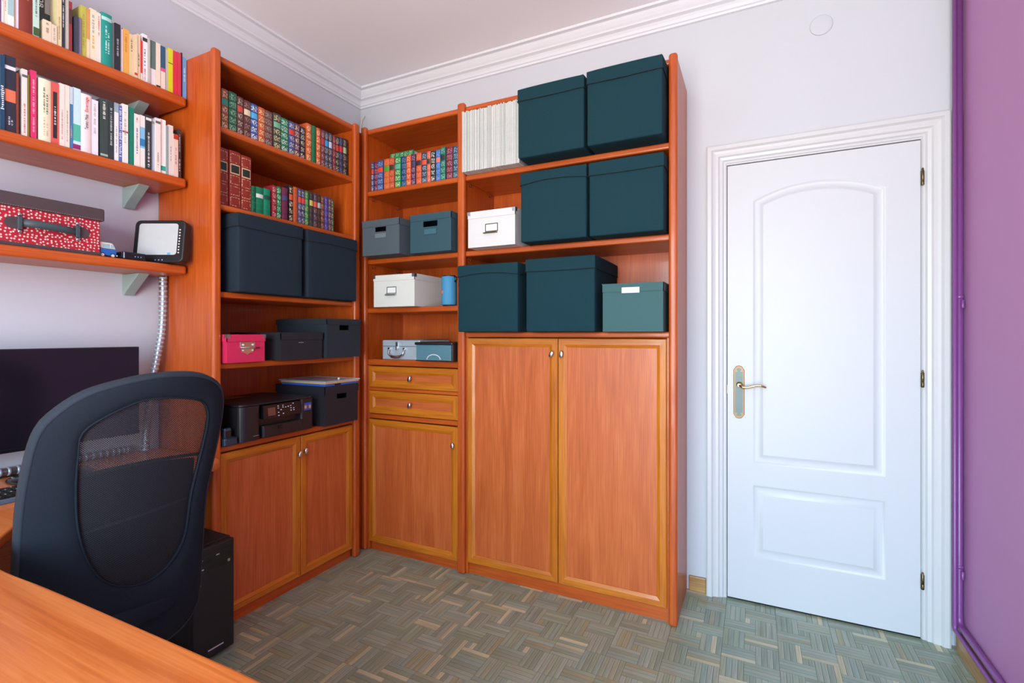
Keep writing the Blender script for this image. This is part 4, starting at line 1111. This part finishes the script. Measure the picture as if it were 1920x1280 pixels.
# ================================================================== BOXES
def soft_box(label, x0, x1, y0, y1, z0, z1, mat, group, face, seed):
    """fabric storage cube with a sewn top band; face '-y' or '+x' is the side towards the room"""
    t = thing('storage_box', label, 'box', ((x0 + x1) / 2, (y0 + y1) / 2, z0), 0, group)
    r = random.Random(seed)
    def cube(a0, a1, b0, b1, c0, c1, n, puff, ph):
        bm = bmesh.new(); bmesh.ops.create_cube(bm, size=1)
        bmesh.ops.subdivide_edges(bm, edges=bm.edges[:], cuts=n, use_grid_fill=True)
        for v in bm.verts:
            x, y, z = v.co
            e = [1 - (2 * abs(q)) ** 4 for q in (x, y, z)]
            w = .0016 * math.sin(9 * x + ph) * math.sin(7 * z + 2 * ph) + .001 * math.sin(17 * z + 5 * x + ph)
            dx = (puff + w) * e[1] * e[2] if abs(x) > .49 else 0
            dy = (puff + w) * e[0] * e[2] if abs(y) > .49 else 0
            v.co = ((a0 + a1) / 2 + x * (a1 - a0) + (dx if x > 0 else -dx), (b0 + b1) / 2 + y * (b1 - b0) + (dy if y > 0 else -dy), (c0 + c1) / 2 + z * (c1 - c0))
        bmesh.ops.recalc_face_normals(bm, faces=bm.faces)
        for f in bm.faces: f.smooth = True
        o = org(t)
        for v in bm.verts: v.co -= Vector(o)
        return bm
    ph = r.uniform(0, 6)
    bm = cube(x0, x1, y0, y1, z0, z1 - .004, 9, .0025, ph); me = bpy.data.meshes.new('body'); bm.to_mesh(me); bm.free()
    b = link('body', me, mat, t, .006, 3)
    # top band with a sagging lower hem
    hb = .052; n = 16; m = MB(); e = .0016
    def hem(f): return z1 - hb + .014 * math.sin(math.pi * f) * r_h - .004
    r_h = r.choice((-.15, .5, 1.0))
    corners = [(x0 - e, y0 - e), (x1 + e, y0 - e), (x1 + e, y1 + e), (x0 - e, y1 + e)]
    vs = []; cnt = 0
    for i in range(4):
        a, c = corners[i], corners[(i + 1) % 4]
        for k in range(n):
            f = k / n; px, py = a[0] + (c[0] - a[0]) * f, a[1] + (c[1] - a[1]) * f
            bul = .0045 * (1 - (2 * f - 1) ** 4)
            nx, ny = [(0, -1), (1, 0), (0, 1), (-1, 0)][i]
            px += nx * bul; py += ny * bul
            vs += [(px - nx * .0075, py - ny * .0075, hem(f) + .004), (px, py, hem(f)), (px, py, z1 - .004), (px - nx * .003, py - ny * .003, z1)]; cnt += 1
    fs = [(4 * i + j, 4 * ((i + 1) % cnt) + j, 4 * ((i + 1) % cnt) + j + 1, 4 * i + j + 1) for i in range(cnt) for j in range(3)]
    fs.append(tuple(4 * i + 3 for i in range(cnt)))
    part('top_band', m.add(vs, fs, False), mat, t)
    sm = MB(); cs = []
    for i in range(4):
        a, c = corners[i], corners[(i + 1) % 4]; nx, ny = [(0, -1), (1, 0), (0, 1), (-1, 0)][i]
        cs += [(a[0] + (c[0] - a[0]) * k / n + nx * .0042, a[1] + (c[1] - a[1]) * k / n + ny * .0042, hem(k / n) - .0012) for k in range(n)]
    sm.tube(cs + [cs[0]], .0016, 6)
    part('hem_shadow_line', sm, M_SEAMSH, t)  # near-black line painting the shadow gap along the seam
    return t
gb = 'fabric storage cubes in the bookcases'
FY = 2.112
D = .395
soft_box('dark teal fabric cube next to the white magazines, top row', -.996, -.675, FY - .012, FY - .012 + D, 2.0635, 2.385, M_BOXF, gb, '-y', 1)
soft_box('dark teal fabric cube in the top right corner of the wide bookcase', -.658, -.3385, FY - .018, FY - .018 + D, 2.0635, 2.388, M_BOXF, gb, '-y', 2)
soft_box('dark teal fabric cube right of the white lidded box, middle row', -.987, -.668, FY, FY + D, 1.6705, 1.993, M_BOXF, gb, '-y', 3)
soft_box('dark teal fabric cube in the middle row touching the right post', -.654, -.3365, FY, FY + D, 1.6705, 1.993, M_BOXF, gb, '-y', 4)
soft_box('dark teal fabric cube above the left tall door, beside the blue speaker', -1.332, -1.002, FY - .005, FY - .005 + D, 1.2505, 1.580, M_BOXF, gb, '-y', 5)
soft_box('dark teal fabric cube in the middle above the tall doors', -.960, -.629, FY, FY + D, 1.2505, 1.588, M_BOXF, gb, '-y', 6)
soft_box('shade-toned teal fabric cube on the left bookcase, left of two', -2.335, -1.945, 1.362, 1.690, 1.4185, 1.752, M_BOXL, gb, '+x', 7)
soft_box('shade-toned teal fabric cube on the left bookcase, right of two', -2.335, -1.945, 1.722, 2.050, 1.4185, 1.748, M_BOXL, gb, '+x', 8)

def lid_box(label, x0, x1, y0, y1, z0, z1, mat, face='-y', hole=None, lid=.038, group=None, lidmat=None, name='archive_box', rough_edge=.002):
    """cardboard box with a lift-off lid; hole=(w, h, drop) cuts a hand slot through the front of body or lid"""
    t = thing(name, label, 'box', ((x0 + x1) / 2, (y0 + y1) / 2, z0), 0, group)
    tk = .003; e = .0035
    b0 = (x0 + e, x1 - e, y0 + e, y1 - e)
    m = MB(); zt = z1 - .003
    m.box(b0[0], b0[1], b0[2], b0[3], z0, z0 + tk)
    walls = {'-y': (b0[0], b0[1], b0[2], b0[2] + tk), '+y': (b0[0], b0[1], b0[3] - tk, b0[3]), '-x': (b0[0], b0[0] + tk, b0[2] + tk, b0[3] - tk), '+x': (b0[1] - tk, b0[1], b0[2] + tk, b0[3] - tk)}
    if hole is not None and hole[2] < lid: hl, hbz = 'lid', None
    for k, w in walls.items():
        if hole and k == face and hole[2] >= lid:
            hw, hh, dp = hole; ztop = z1 - dp; zb = ztop - hh
            if k == '-y':
                c = (w[0] + w[1]) / 2
                m.box(w[0], c - hw / 2, w[2], w[3], z0 + tk, zt).box(c + hw / 2, w[1], w[2], w[3], z0 + tk, zt).box(c - hw / 2, c + hw / 2, w[2], w[3], z0 + tk, zb).box(c - hw / 2, c + hw / 2, w[2], w[3], ztop, zt)
            else:
                c = (w[2] + w[3]) / 2
                m.box(w[0], w[1], w[2], c - hw / 2, z0 + tk, zt).box(w[0], w[1], c + hw / 2, w[3], z0 + tk, zt).box(w[0], w[1], c - hw / 2, c + hw / 2, z0 + tk, zb).box(w[0], w[1], c - hw / 2, c + hw / 2, ztop, zt)
        else: m.box(w[0], w[1], w[2], w[3], z0 + tk, zt)
    part('body', m, mat, t)
    l = MB().box(x0, x1, y0, y1, z1 - .003, z1)
    l.box(x0, x1, y0, y0 + .0028, z1 - lid, z1 - .003).box(x0, x1, y1 - .0028, y1, z1 - lid, z1 - .003).box(x0, x0 + .0028, y0, y1, z1 - lid, z1 - .003).box(x1 - .0028, x1, y0, y1, z1 - lid, z1 - .003)
    part('lid', l, lidmat or mat, t)
    return t
def corner_caps(t, x0, x1, y0, y1, z1, mat, s=.018, ys=None):
    for x in (x0, x1):
        for y in (ys or (y0, y1)):
            sx = 1 if x == x0 else -1; sy = 1 if y == y0 else -1
            m = MB().box(*sorted((x - sx * .0008, x + sx * s)), *sorted((y - sy * .0008, y + sy * .0004)), z1 - s, z1 + .0008)
            m.box(*sorted((x - sx * .0008, x + sx * .0004)), *sorted((y - sy * .0008, y + sy * s)), z1 - s, z1 + .0008)
            m.box(*sorted((x - sx * .0008, x + sx * s)), *sorted((y - sy * .0008, y + sy * s)), z1 + .0002, z1 + .001)
            part('corner_cap', m, mat, t)
def holder(t, plane, a, b, w, h, mat, card='e4e6e0'):
    hd = MB()
    for i, mm in enumerate(rail_ring((a - w / 2, a + w / 2, b - h / 2, b + h / 2), [(0, 0), (0, .002), (.004, .002), (.004, 0)], plane, 1)): hd.v, k = hd.v + mm.v, len(hd.v); hd.f += [tuple(q + k for q in f) for f in mm.f]; hd.sm += mm.sm
    p = part('label_holder', hd, mat, t)
    c = [plane(x, z, q) for q in (0, .0008) for z in (b - h / 2 + .003, b + h / 2 - .003) for x in (a - w / 2 + .003, a + w / 2 - .003)]
    part('card', MB().add(c, [(0, 2, 3, 1), (4, 5, 7, 6), (0, 1, 5, 4), (2, 6, 7, 3), (0, 4, 6, 2), (1, 3, 7, 5)]), cmat(card), p)
    return p
G1 = plain('grey_card', '46545a', .7, noise=.05, nscale=120); G2 = plain('petrol_card', '264a55', .7, noise=.05, nscale=120); G3 = plain('teal_card', '2c5859', .7, noise=.05, nscale=120)
WC = plain('white_card', 'd0d2d0', .55, noise=.02, nscale=60); BC = plain('black_card', '1c1c21', .7, noise=.08, nscale=120); BC2 = plain('blue_black_card', '1e272e', .7, noise=.08, nscale=120)
RC = plain('raspberry_card', 'cb2450', .6, noise=.08, nscale=60)
t = lid_box('grey cardboard box with hand slot at the narrow bookcase left side', -1.956, -1.694, 2.10, 2.46, 1.6705, 1.862, G1, hole=(.075, .026, .039), lid=.036)
holder(t, lambda a, b, h: (a, 2.1035 - h, b), -1.825, 1.776, .085, .032, G1, '66757a')
t = lid_box('petrol blue cardboard box with hand slot beside the grey one', -1.657, -1.392, 2.138, 2.498, 1.6705, 1.872, G2, hole=(.090, .030, .039), lid=.034)
holder(t, lambda a, b, h: (a, 2.1415 - h, b), -1.525, 1.778, .085, .034, G2, '3a6470')
t = lid_box('teal cardboard box with a white sticker above the right tall door', -.600, -.337, 2.122, 2.50, 1.2505, 1.458, G3, lid=.036)
part('sticker', bx(-.512, -.437, 2.1208, 2.1222, 1.416, 1.440), cmat('e6e8ea'), t)
t = lid_box('white lidded box with metal corners, middle row of wide bookcase', -1.292, -1.024, 2.130, 2.49, 1.6705, 1.848, WC, lid=.034)
corner_caps(t, -1.292, -1.024, 2.130, 2.49, 1.848, M_STEEL)
holder(t, lambda a, b, h: (a, 2.1335 - h, b), -1.155, 1.762, .070, .040, M_BRASSD)
part('pull', bx(-1.198, -1.122, 2.120, 2.1335, 1.734, 1.739), M_BRASSD, t, .002)
t = lid_box('off white lidded box with metal corners beside the blue speaker', -1.920, -1.632, 2.15, 2.50, 1.3905, 1.566, plain('ivory_card', 'd2d6cc', .55, noise=.02), lid=.032)
corner_caps(t, -1.920, -1.632, 2.15, 2.50, 1.566, M_STEEL)
holder(t, lambda a, b, h: (a, 2.1535 - h, b), -1.79, 1.478, .066, .044, M_STEEL)
part('pull', MB().prism([(2.1535, 1.456), (2.138, 1.452), (2.138, 1.456), (2.1535, 1.468)], 'x', -1.826, -1.756), M_STEEL, t)

# left bookcase boxes
t = lid_box('raspberry pink box with a metal latch on the left bookcase', -2.16, -1.962, 1.322, 1.505, 1.1185, 1.238, RC, '+x', lid=.030)
corner_caps(t, -2.16, -1.962, 1.322, 1.505, 1.238, M_STEEL, .016)
lt = part('latch', bx(-1.9655, -1.962, 1.382, 1.452, 1.180, 1.206), M_CHROME, t, .002)
part('latch_plate', MB().prism([(1.386, 1.178), (1.448, 1.178), (1.444, 1.162), (1.428, 1.158), (1.417, 1.150), (1.406, 1.158), (1.390, 1.162)], 'x', -1.9655, -1.963), M_CHROME, t)
part('latch_pin', MB().tube([(-1.958, 1.380, 1.182), (-1.958, 1.470, 1.180)], .003, 8), M_CHROME, t)
part('latch_studs', MB().lathe([(.004, 0), (.004, .003)], (-1.962, 1.395, 1.194), 10, 'x').lathe([(.004, 0), (.004, .003)], (-1.962, 1.440, 1.194), 10, 'x').lathe([(.003, 0), (.003, .003)], (-1.963, 1.395, 1.170), 10, 'x').lathe([(.003, 0), (.003, .003)], (-1.963, 1.440, 1.170), 10, 'x'), M_GREYW, t)
t = lid_box('low black cardboard box between the pink and the tall black box', -2.30, -1.945, 1.568, 1.818, 1.1185, 1.248, BC, '+x', lid=.034)
part('maker_mark', bx(-1.949, -1.948, 1.672, 1.700, 1.198, 1.201), cmat('8a8a90'), t)
t = lid_box('tall black cardboard box with hand slot on the left bookcase, above the folders', -2.30, -1.930, 1.826, 2.070, 1.1185, 1.318, BC2, '+x', hole=(.068, .026, .032), lid=.028)
t = lid_box('black cardboard box with hand slot beside the printer', -2.31, -1.950, 1.832, 2.070, .7705, .972, BC, '+x', hole=(.070, .026, .044), lid=.040)

# folders lying on that box
t = thing('document_folder', 'bright blue plastic folder lying on the black box', 'folder', (-2.11, 1.94, .9725))
part('cover', bx(-2.27, -1.952, 1.835, 2.065, .9728, .9842), cmat('2f62c8', .3), t, .002)
part('elastic_tab', bx(-1.953, -1.9505, 1.90, 1.94, .975, .983), M_BLKG, t)
t = thing('document_folder', 'yellow edged paper folder on top of the blue one', 'folder', (-2.11, 1.94, .985))
part('cover', bx(-2.275, -1.945, 1.83, 2.068, .9845, .9885), cmat('d8ac28', .35), t, .001)
part('paper_sheets', bx(-2.27, -1.948, 1.833, 2.066, .9885, .9920), cmat('c9bda2', .5), t)
t = thing('plastic_wallet', 'clear plastic document wallet on top of the folders', 'folder', (-2.11, 1.94, .992))
part('sleeve', bx(-2.28, -1.938, 1.825, 2.070, .9922, 1.0000), M_CLEAR, t, .002)
part('snap', MB().lathe([(.006, 1.000), (.006, 1.008), (.004, 1.010)], (-1.975, 1.95, 0), 12), M_GREYW, t)

# printer
t = thing('printer', 'black inkjet printer with button panel on the left bookcase', 'printer', (-2.14, 1.575, .7705))
px0, px1, py0, py1, pz0, pz1 = -2.325, -1.965, 1.385, 1.775, .7705, .934
def rr(x0, x1, y0, y1, r=.03, n=6):
    p = []
    for cx, cy, a0 in ((x1 - r, y1 - r, 0), (x0 + r, y1 - r, 90), (x0 + r, y0 + r, 180), (x1 - r, y0 + r, 270)):
        p += [(cx + r * math.cos(R(a0 + 90 * i / n)), cy + r * math.sin(R(a0 + 90 * i / n))) for i in range(n + 1)]
    return p
m = MB()
m.prism(rr(px0, px1, py0, py0 + .105, .03), 'z', pz0 + .004, pz1 - .010)
m.box(px0, px1 - .03, py0 + .09, py1 - .06, pz0 + .004, pz1 - .010)
m.prism(rr(px0, px1 - .002, py1 - .072, py1, .012), 'z', pz0 + .004, pz1 - .010)
body = part('body', m, M_BLK, t)
part('scanner_lid', MB().prism(rr(px0, px1 - .001, py0 - .001, py1 + .001, .028), 'z', pz1 - .009, pz1), M_BLK, t, .003)
part('lid_panel', bx(px0 + .02, px0 + .12, py0 + .02, py0 + .20, pz1, pz1 + .002), M_BLKG, t)
cpn = [(px1 - .03, pz1 - .012), (px1 - .003, pz1 - .014), (px1 + .004, pz1 - .075), (px1 - .03, pz1 - .075)]
cp = part('control_panel', MB().prism(cpn, 'y', py0 + .110, py1 - .075), M_BLKG, t, .002)
def cpy(y, s, h=0):   # point on the tilted control panel
    return (px1 - .003 + .007 * s + h, y, pz1 - .014 - .061 * s)
def cpbox(y0, y1, s0, s1, h=.0012):
    v = [cpy(y, s, q) for q in (-.001, h) for s in (s1, s0) for y in (y0, y1)]
    return MB().add(v, [(0, 2, 3, 1), (4, 5, 7, 6), (0, 1, 5, 4), (2, 6, 7, 3), (0, 4, 6, 2), (1, 3, 7, 5)])
part('display', cpbox(py0 + .132, py0 + .170, .22, .80), plain('dim_display', '6a4234', .2), cp)
bt = MB()
def addm(a, b): k = len(a.v); a.v += b.v; a.f += [tuple(i + k for i in f) for f in b.f]; a.sm += b.sm
for y, s in ((.184, .15), (.184, .30), (.184, .62), (.184, .85), (.198, .45), (.209, .15), (.209, .28), (.209, .75), (.224, .30), (.238, .28), (.252, .25), (.252, .42), (.252, .60), (.266, .10), (.268, .45), (.268, .60)):
    addm(bt, cpbox(py0 + y, py0 + y + .006, s, s + .06))
part('buttons', bt, cmat('cfd4da', .4), cp)
part('paper_tray', MB().prism(rr(px1 - .06, px1 + .002, py0 + .108, py1 - .062, .012), 'z', pz0 + .006, pz0 + .058), M_BLK, t, .002)
part('tray_catch', bx(px1 + .001, px1 + .007, py0 + .185, py0 + .207, pz0 + .036, pz0 + .050), M_BLKG, t, .002)
st = part('sticker', bx(px1 - .0022, px1 - .0012, py1 - .056, py1 - .014, pz1 - .066, pz1 - .030), cmat('2c4fa0', .3), t)
part('sticker_print', MB().box(px1 - .0014, px1 - .0008, py1 - .054, py1 - .042, pz1 - .058, pz1 - .042).box(px1 - .0014, px1 - .0008, py1 - .028, py1 - .016, pz1 - .058, pz1 - .042), cmat('e0922c', .3), st)
part('maker_mark', bx(px1 - .0004, px1 + .0004, py0 + .060, py0 + .090, pz0 + .022, pz0 + .024), cmat('8a9096'), t)
for x in (px0 + .03, px1 - .05):
    for y in (py0 + .03, py1 - .03): part('foot', bx(x - .01, x + .01, y - .01, y + .01, pz0, pz0 + .005), M_BLK, t)

# cordless phone in its cradle
t = thing('cordless_phone', 'small blue black cordless phone cradle left of the printer', 'phone', (-1.985, 1.352, .7705))
part('cradle', MB().prism(rr(-2.045, -1.972, 1.320, 1.382, .012), 'z', .7705, .803), plain('blue_black_plastic', '223444', .3), t, .005)
hs = part('handset', MB().prism(rr(-2.020, -1.992, 1.332, 1.366, .008), 'z', .80, .842), plain('blue_black_gloss', '2a4050', .22), t, .004)
part('keypad', bx(-1.9925, -1.9912, 1.337, 1.361, .806, .832), M_BLKG, hs)

# ---- narrow bookcase oddments
t = thing('bluetooth_speaker', 'bright blue cylindrical speaker beside the ivory box', 'speaker', (-1.468, 2.235, 1.3905))
c = (-1.468, 2.235, 1.3905)
part('body', MB().lathe([(.034, .004), (.040, .006), (.0405, .010), (.0405, .150), (.039, .156)], c, 32), plain('blue_speaker_cloth', '3f8cb4', .7, noise=.12, nscale=500, bump=.3), t)
part('end_cap', MB().lathe([(.033, .154), (.037, .1585), (.035, .161), (.022, .158)], c, 32), M_BLK, t)
part('end_cap', MB().lathe([(.033, 0), (.036, .002), (.035, .005)], c, 32), M_BLK, t)
part('carry_loop', MB().tube([(-1.434, 2.23, 1.548), (-1.420, 2.225, 1.540), (-1.415, 2.224, 1.528), (-1.428, 2.23, 1.520)], .006, 8), M_BLK, t)
part('badge', MB().lathe([(.009, 0), (.009, .002)], (-1.484, 2.235 - .0375, 1.463), 16, 'y'), cmat('d85a3a', .4), t)

t = thing('metal_case', 'small aluminium case with a chrome handle above the drawers', 'case', (-1.76, 2.33, 1.0965))
part('body', bx(-1.90, -1.638, 2.205, 2.50, 1.0965, 1.206), M_ALU, t, .006)
part('lid_seam', bx(-1.9008, -1.6372, 2.2042, 2.5008, 1.170, 1.173), M_STEEL, t)
part('lid_cover', bx(-1.73, -1.642, 2.24, 2.49, 1.206, 1.210), plain('taupe_sheet', '6b5f55', .5), t, .001)
hd = [(-1.845, 2.196, 1.158), (-1.845, 2.190, 1.138)] + [(-1.792 - .053 * math.cos(a), 2.187, 1.138 - .026 * math.sin(a)) for a in [R(q) for q in range(15, 180, 15)]] + [(-1.739, 2.190, 1.138), (-1.739, 2.196, 1.158)]
part('handle', MB().tube(hd, .005, 10), M_CHROME, t)
part('handle_grip', MB().tube([(-1.820, 2.186, 1.115), (-1.792, 2.186, 1.111), (-1.764, 2.186, 1.115)], .0075, 10), plain('brown_grip', '5a2f2c', .5), t)
part('hasp', MB().box(-1.802, -1.782, 2.199, 2.206, 1.158, 1.196).box(-1.798, -1.786, 2.194, 2.200, 1.150, 1.172), M_CHROME, t, .002)
part('handle_mount', MB().box(-1.853, -1.836, 2.194, 2.206, 1.152, 1.164).box(-1.748, -1.731, 2.194, 2.206, 1.152, 1.164), M_CHROME, t, .002)

t = thing('clear_drawer_box', 'smoky clear plastic box with a black lid beside the metal case', 'box', (-1.51, 2.26, 1.0965))
part('tub', MB().box(-1.622, -1.398, 2.152, 2.154, 1.100, 1.186).box(-1.622, -1.620, 2.154, 2.36, 1.100, 1.186).box(-1.400, -1.398, 2.154, 2.36, 1.100, 1.186).box(-1.622, -1.398, 2.358, 2.36, 1.100, 1.186), M_SMOKE, t)
part('lid', bx(-1.630, -1.390, 2.144, 2.368, 1.182, 1.197), M_BLK, t, .005)
part('base', bx(-1.626, -1.394, 2.149, 2.364, 1.0965, 1.102), M_BLK, t, .002)
part('corner_posts', MB().box(-1.400, -1.390, 2.149, 2.362, 1.10, 1.184), M_BLK, t, .002)
part('grip_arc', MB().tube([(-1.51 - .042 * math.cos(a), 2.1505, 1.106 + .026 * math.sin(a)) for a in [R(q) for q in range(0, 181, 15)]], .0025, 8), M_GREYW, t)
part('inner_papers', bx(-1.61, -1.41, 2.19, 2.35, 1.102, 1.150), cmat('5f8088', .6), t)

# ================================================================== LOWEST WALL SHELF
t = thing('dotted_case', 'red case with white dots and a brown lid on the lowest wall shelf', 'case', (-2.27, .79, 1.527))
part('body', bx(-2.355, -2.172, .60, .974, 1.533, 1.668), M_DOTS, t, .002)
LE = plain('brown_black_leather', '463a3c', .5, noise=.15, nscale=200, bump=.2)
part('lid', bx(-2.362, -2.163, .590, .986, 1.656, 1.702), LE, t, .006, 3)
part('base_trim', bx(-2.358, -2.168, .595, .977, 1.5272, 1.541), LE, t, .003)
stt = MB()
for i in range(60): y = .596 + i * .0064; stt.box(-2.1634, -2.1624, y, y + .004, 1.659, 1.6598)
part('stitching', stt, cmat('a8988c'), t)
HL = plain('slate_leather', '3c4a4e', .32, noise=.1, nscale=150)
hp_ = smooth_path([(-2.170, .742, 1.606), (-2.165, .756, 1.607), (-2.152, .785, 1.606), (-2.148, .825, 1.604), (-2.152, .870, 1.603), (-2.165, .900, 1.602), (-2.170, .915, 1.602)], 5)
m = MB(); vs = []
for p in hp_: vs += [(p[0], p[1], p[2] - .0125), (p[0], p[1], p[2] + .0125), (p[0] - .003, p[1], p[2] + .0125), (p[0] - .003, p[1], p[2] - .0125)]
n = len(hp_); fs = [(4 * i + j, 4 * i + (j + 1) % 4, 4 * i + 4 + (j + 1) % 4, 4 * i + 4 + j) for i in range(n - 1) for j in range(4)] + [(0, 1, 2, 3), (4 * n - 4, 4 * n - 3, 4 * n - 2, 4 * n - 1)]
hdl = part('handle', m.add(vs, fs, True), HL, t)
for y, s_ in ((.745, -1), (.908, 1)):
    e = [(y - s_ * .012, 1.6045 - .019), (y - s_ * .012, 1.6045 + .019)] + [(y + s_ * (.014 + .018 * math.cos(a)), 1.6045 + .019 * math.sin(a)) for a in [R(q) for q in range(80, -81, -20)]]
    part('handle_end', MB().prism(e, 'x', -2.1720, -2.1680), LE, hdl)
    k = y - s_ * .004
    part('handle_loop', bx(-2.1690, -2.1590, k - .006, k + .006, 1.583, 1.626), HL, hdl, .002)
    part('stud', MB().lathe([(.006, 0), (.006, .004), (.003, .007)], (-2.168, k, 1.633), 12, 'x').lathe([(.006, 0), (.006, .004), (.003, .007)], (-2.168, k, 1.577), 12, 'x'), M_CHROME, hdl)

t = thing('toy_van', 'small blue and cream toy van beside the dotted red case', 'toy', (-2.20, 1.005, 1.527))
VB = plain('toy_blue', '1f5fae', .25, coat=.3); VC = plain('toy_cream', 'ddd8c4', .3, coat=.3)
x0, x1, y0, y1 = -2.222, -2.180, .979, 1.032
part('lower_body', MB().prism([(y0, 1.534), (y1 - .002, 1.534), (y1, 1.545), (y1, 1.558), (y1 - .002, 1.561), (y0, 1.561)], 'x', x0, x1), VB, t, .003)
part('upper_body', MB().prism([(y0, 1.561), (y1 - .002, 1.561), (y1 - .008, 1.577), (y1 - .014, 1.583), (y0, 1.584)], 'x', x0 + .002, x1 - .002), VC, t, .003)
part('side_window', bx(x1 - .0025, x1 - .001, y0 + .008, y0 + .030, 1.564, 1.578), cmat('8fb4bc', .2), t)
part('side_window', bx(x1 - .0025, x1 - .001, y0 + .034, y0 + .043, 1.564, 1.577), cmat('8fb4bc', .2), t)
for y in (y0 + .006, y1 - .014):
    for x in (x0 + .003, x1 - .005): part('wheel', MB().lathe([(.0085, 0), (.0085, .006), (.005, .007)], (x, y, 1.5357), 16, 'x'), M_BLK if x < -2.2 else M_BLK, t)
    part('hubcap', MB().lathe([(.0055, 0), (.0055, .001)], (x1 + .0015, y, 1.5357), 14, 'x'), M_GREYW, t)
part('bumper', bx(x0, x1, y1 - .001, y1 + .003, 1.535, 1.540), VC, t, .001)

t = thing('network_modem', 'flat black modem with tiny lights on the lowest wall shelf', 'modem', (-2.21, 1.10, 1.527))
part('body', MB().prism(rr(-2.22, -2.155, 1.040, 1.125, .012), 'z', 1.5275, 1.555), M_BLKG, t, .003)
part('indicator_lights', MB().box(-2.1555, -2.1542, 1.080, 1.083, 1.538, 1.541).box(-2.1555, -2.1542, 1.090, 1.093, 1.538, 1.541).box(-2.1555, -2.1542, 1.100, 1.103, 1.538, 1.541), cmat('8fa8e8', .3), t)

# router standing on edge, leaning back against the bookcase side
t = thing('router', 'black router with a white front panel leaning against the bookcase', 'router', (-2.19, 1.190, 1.5275))
ang = math.atan2(.098, .200)
t.rotation_euler = (R(-7), 0, ang)
ro_w, ro_h = .208, .178
def ml2(m, name, mat, p, bevel=0, seg=2): return part(name, m, mat, p, bevel, seg, world=False)
bdy = ml2(MB().prism([(a, b + ro_h / 2 + .002) for a, b in rr(-ro_w / 2, ro_w / 2, -ro_h / 2, ro_h / 2, .022)], 'y', -.018, .022), 'housing', M_BLK, t, .005, 3)
ml2(MB().prism([(a - .004, b + ro_h / 2 + .008) for a, b in rr(-.080, .080, -.064, .068, .012)], 'y', -.0205, -.0175), 'front_panel', plain('pale_grey_panel', 'b2b8b8', .5), t, .002, 2)
vn = MB()
for i in range(9): vn.box(.081, .086, -.0195, -.0175, .04 + i * .012, .045 + i * .012)
ml2(vn, 'vents', M_GREYW, bdy)
ml2(MB().box(.040, .052, -.0212, -.0203, .034, .042), 'badge', cmat('4f9fd0', .3), bdy)
ml2(MB().box(-.010, -.006, -.0192, -.0178, .010, .014).box(.004, .008, -.0192, -.0178, .010, .014).box(.018, .022, -.0192, -.0178, .010, .014), 'indicator_lights', cmat('8fa8e8', .3), bdy)

for o in bpy.data.objects:
    if 'origin' in o: del o['origin']
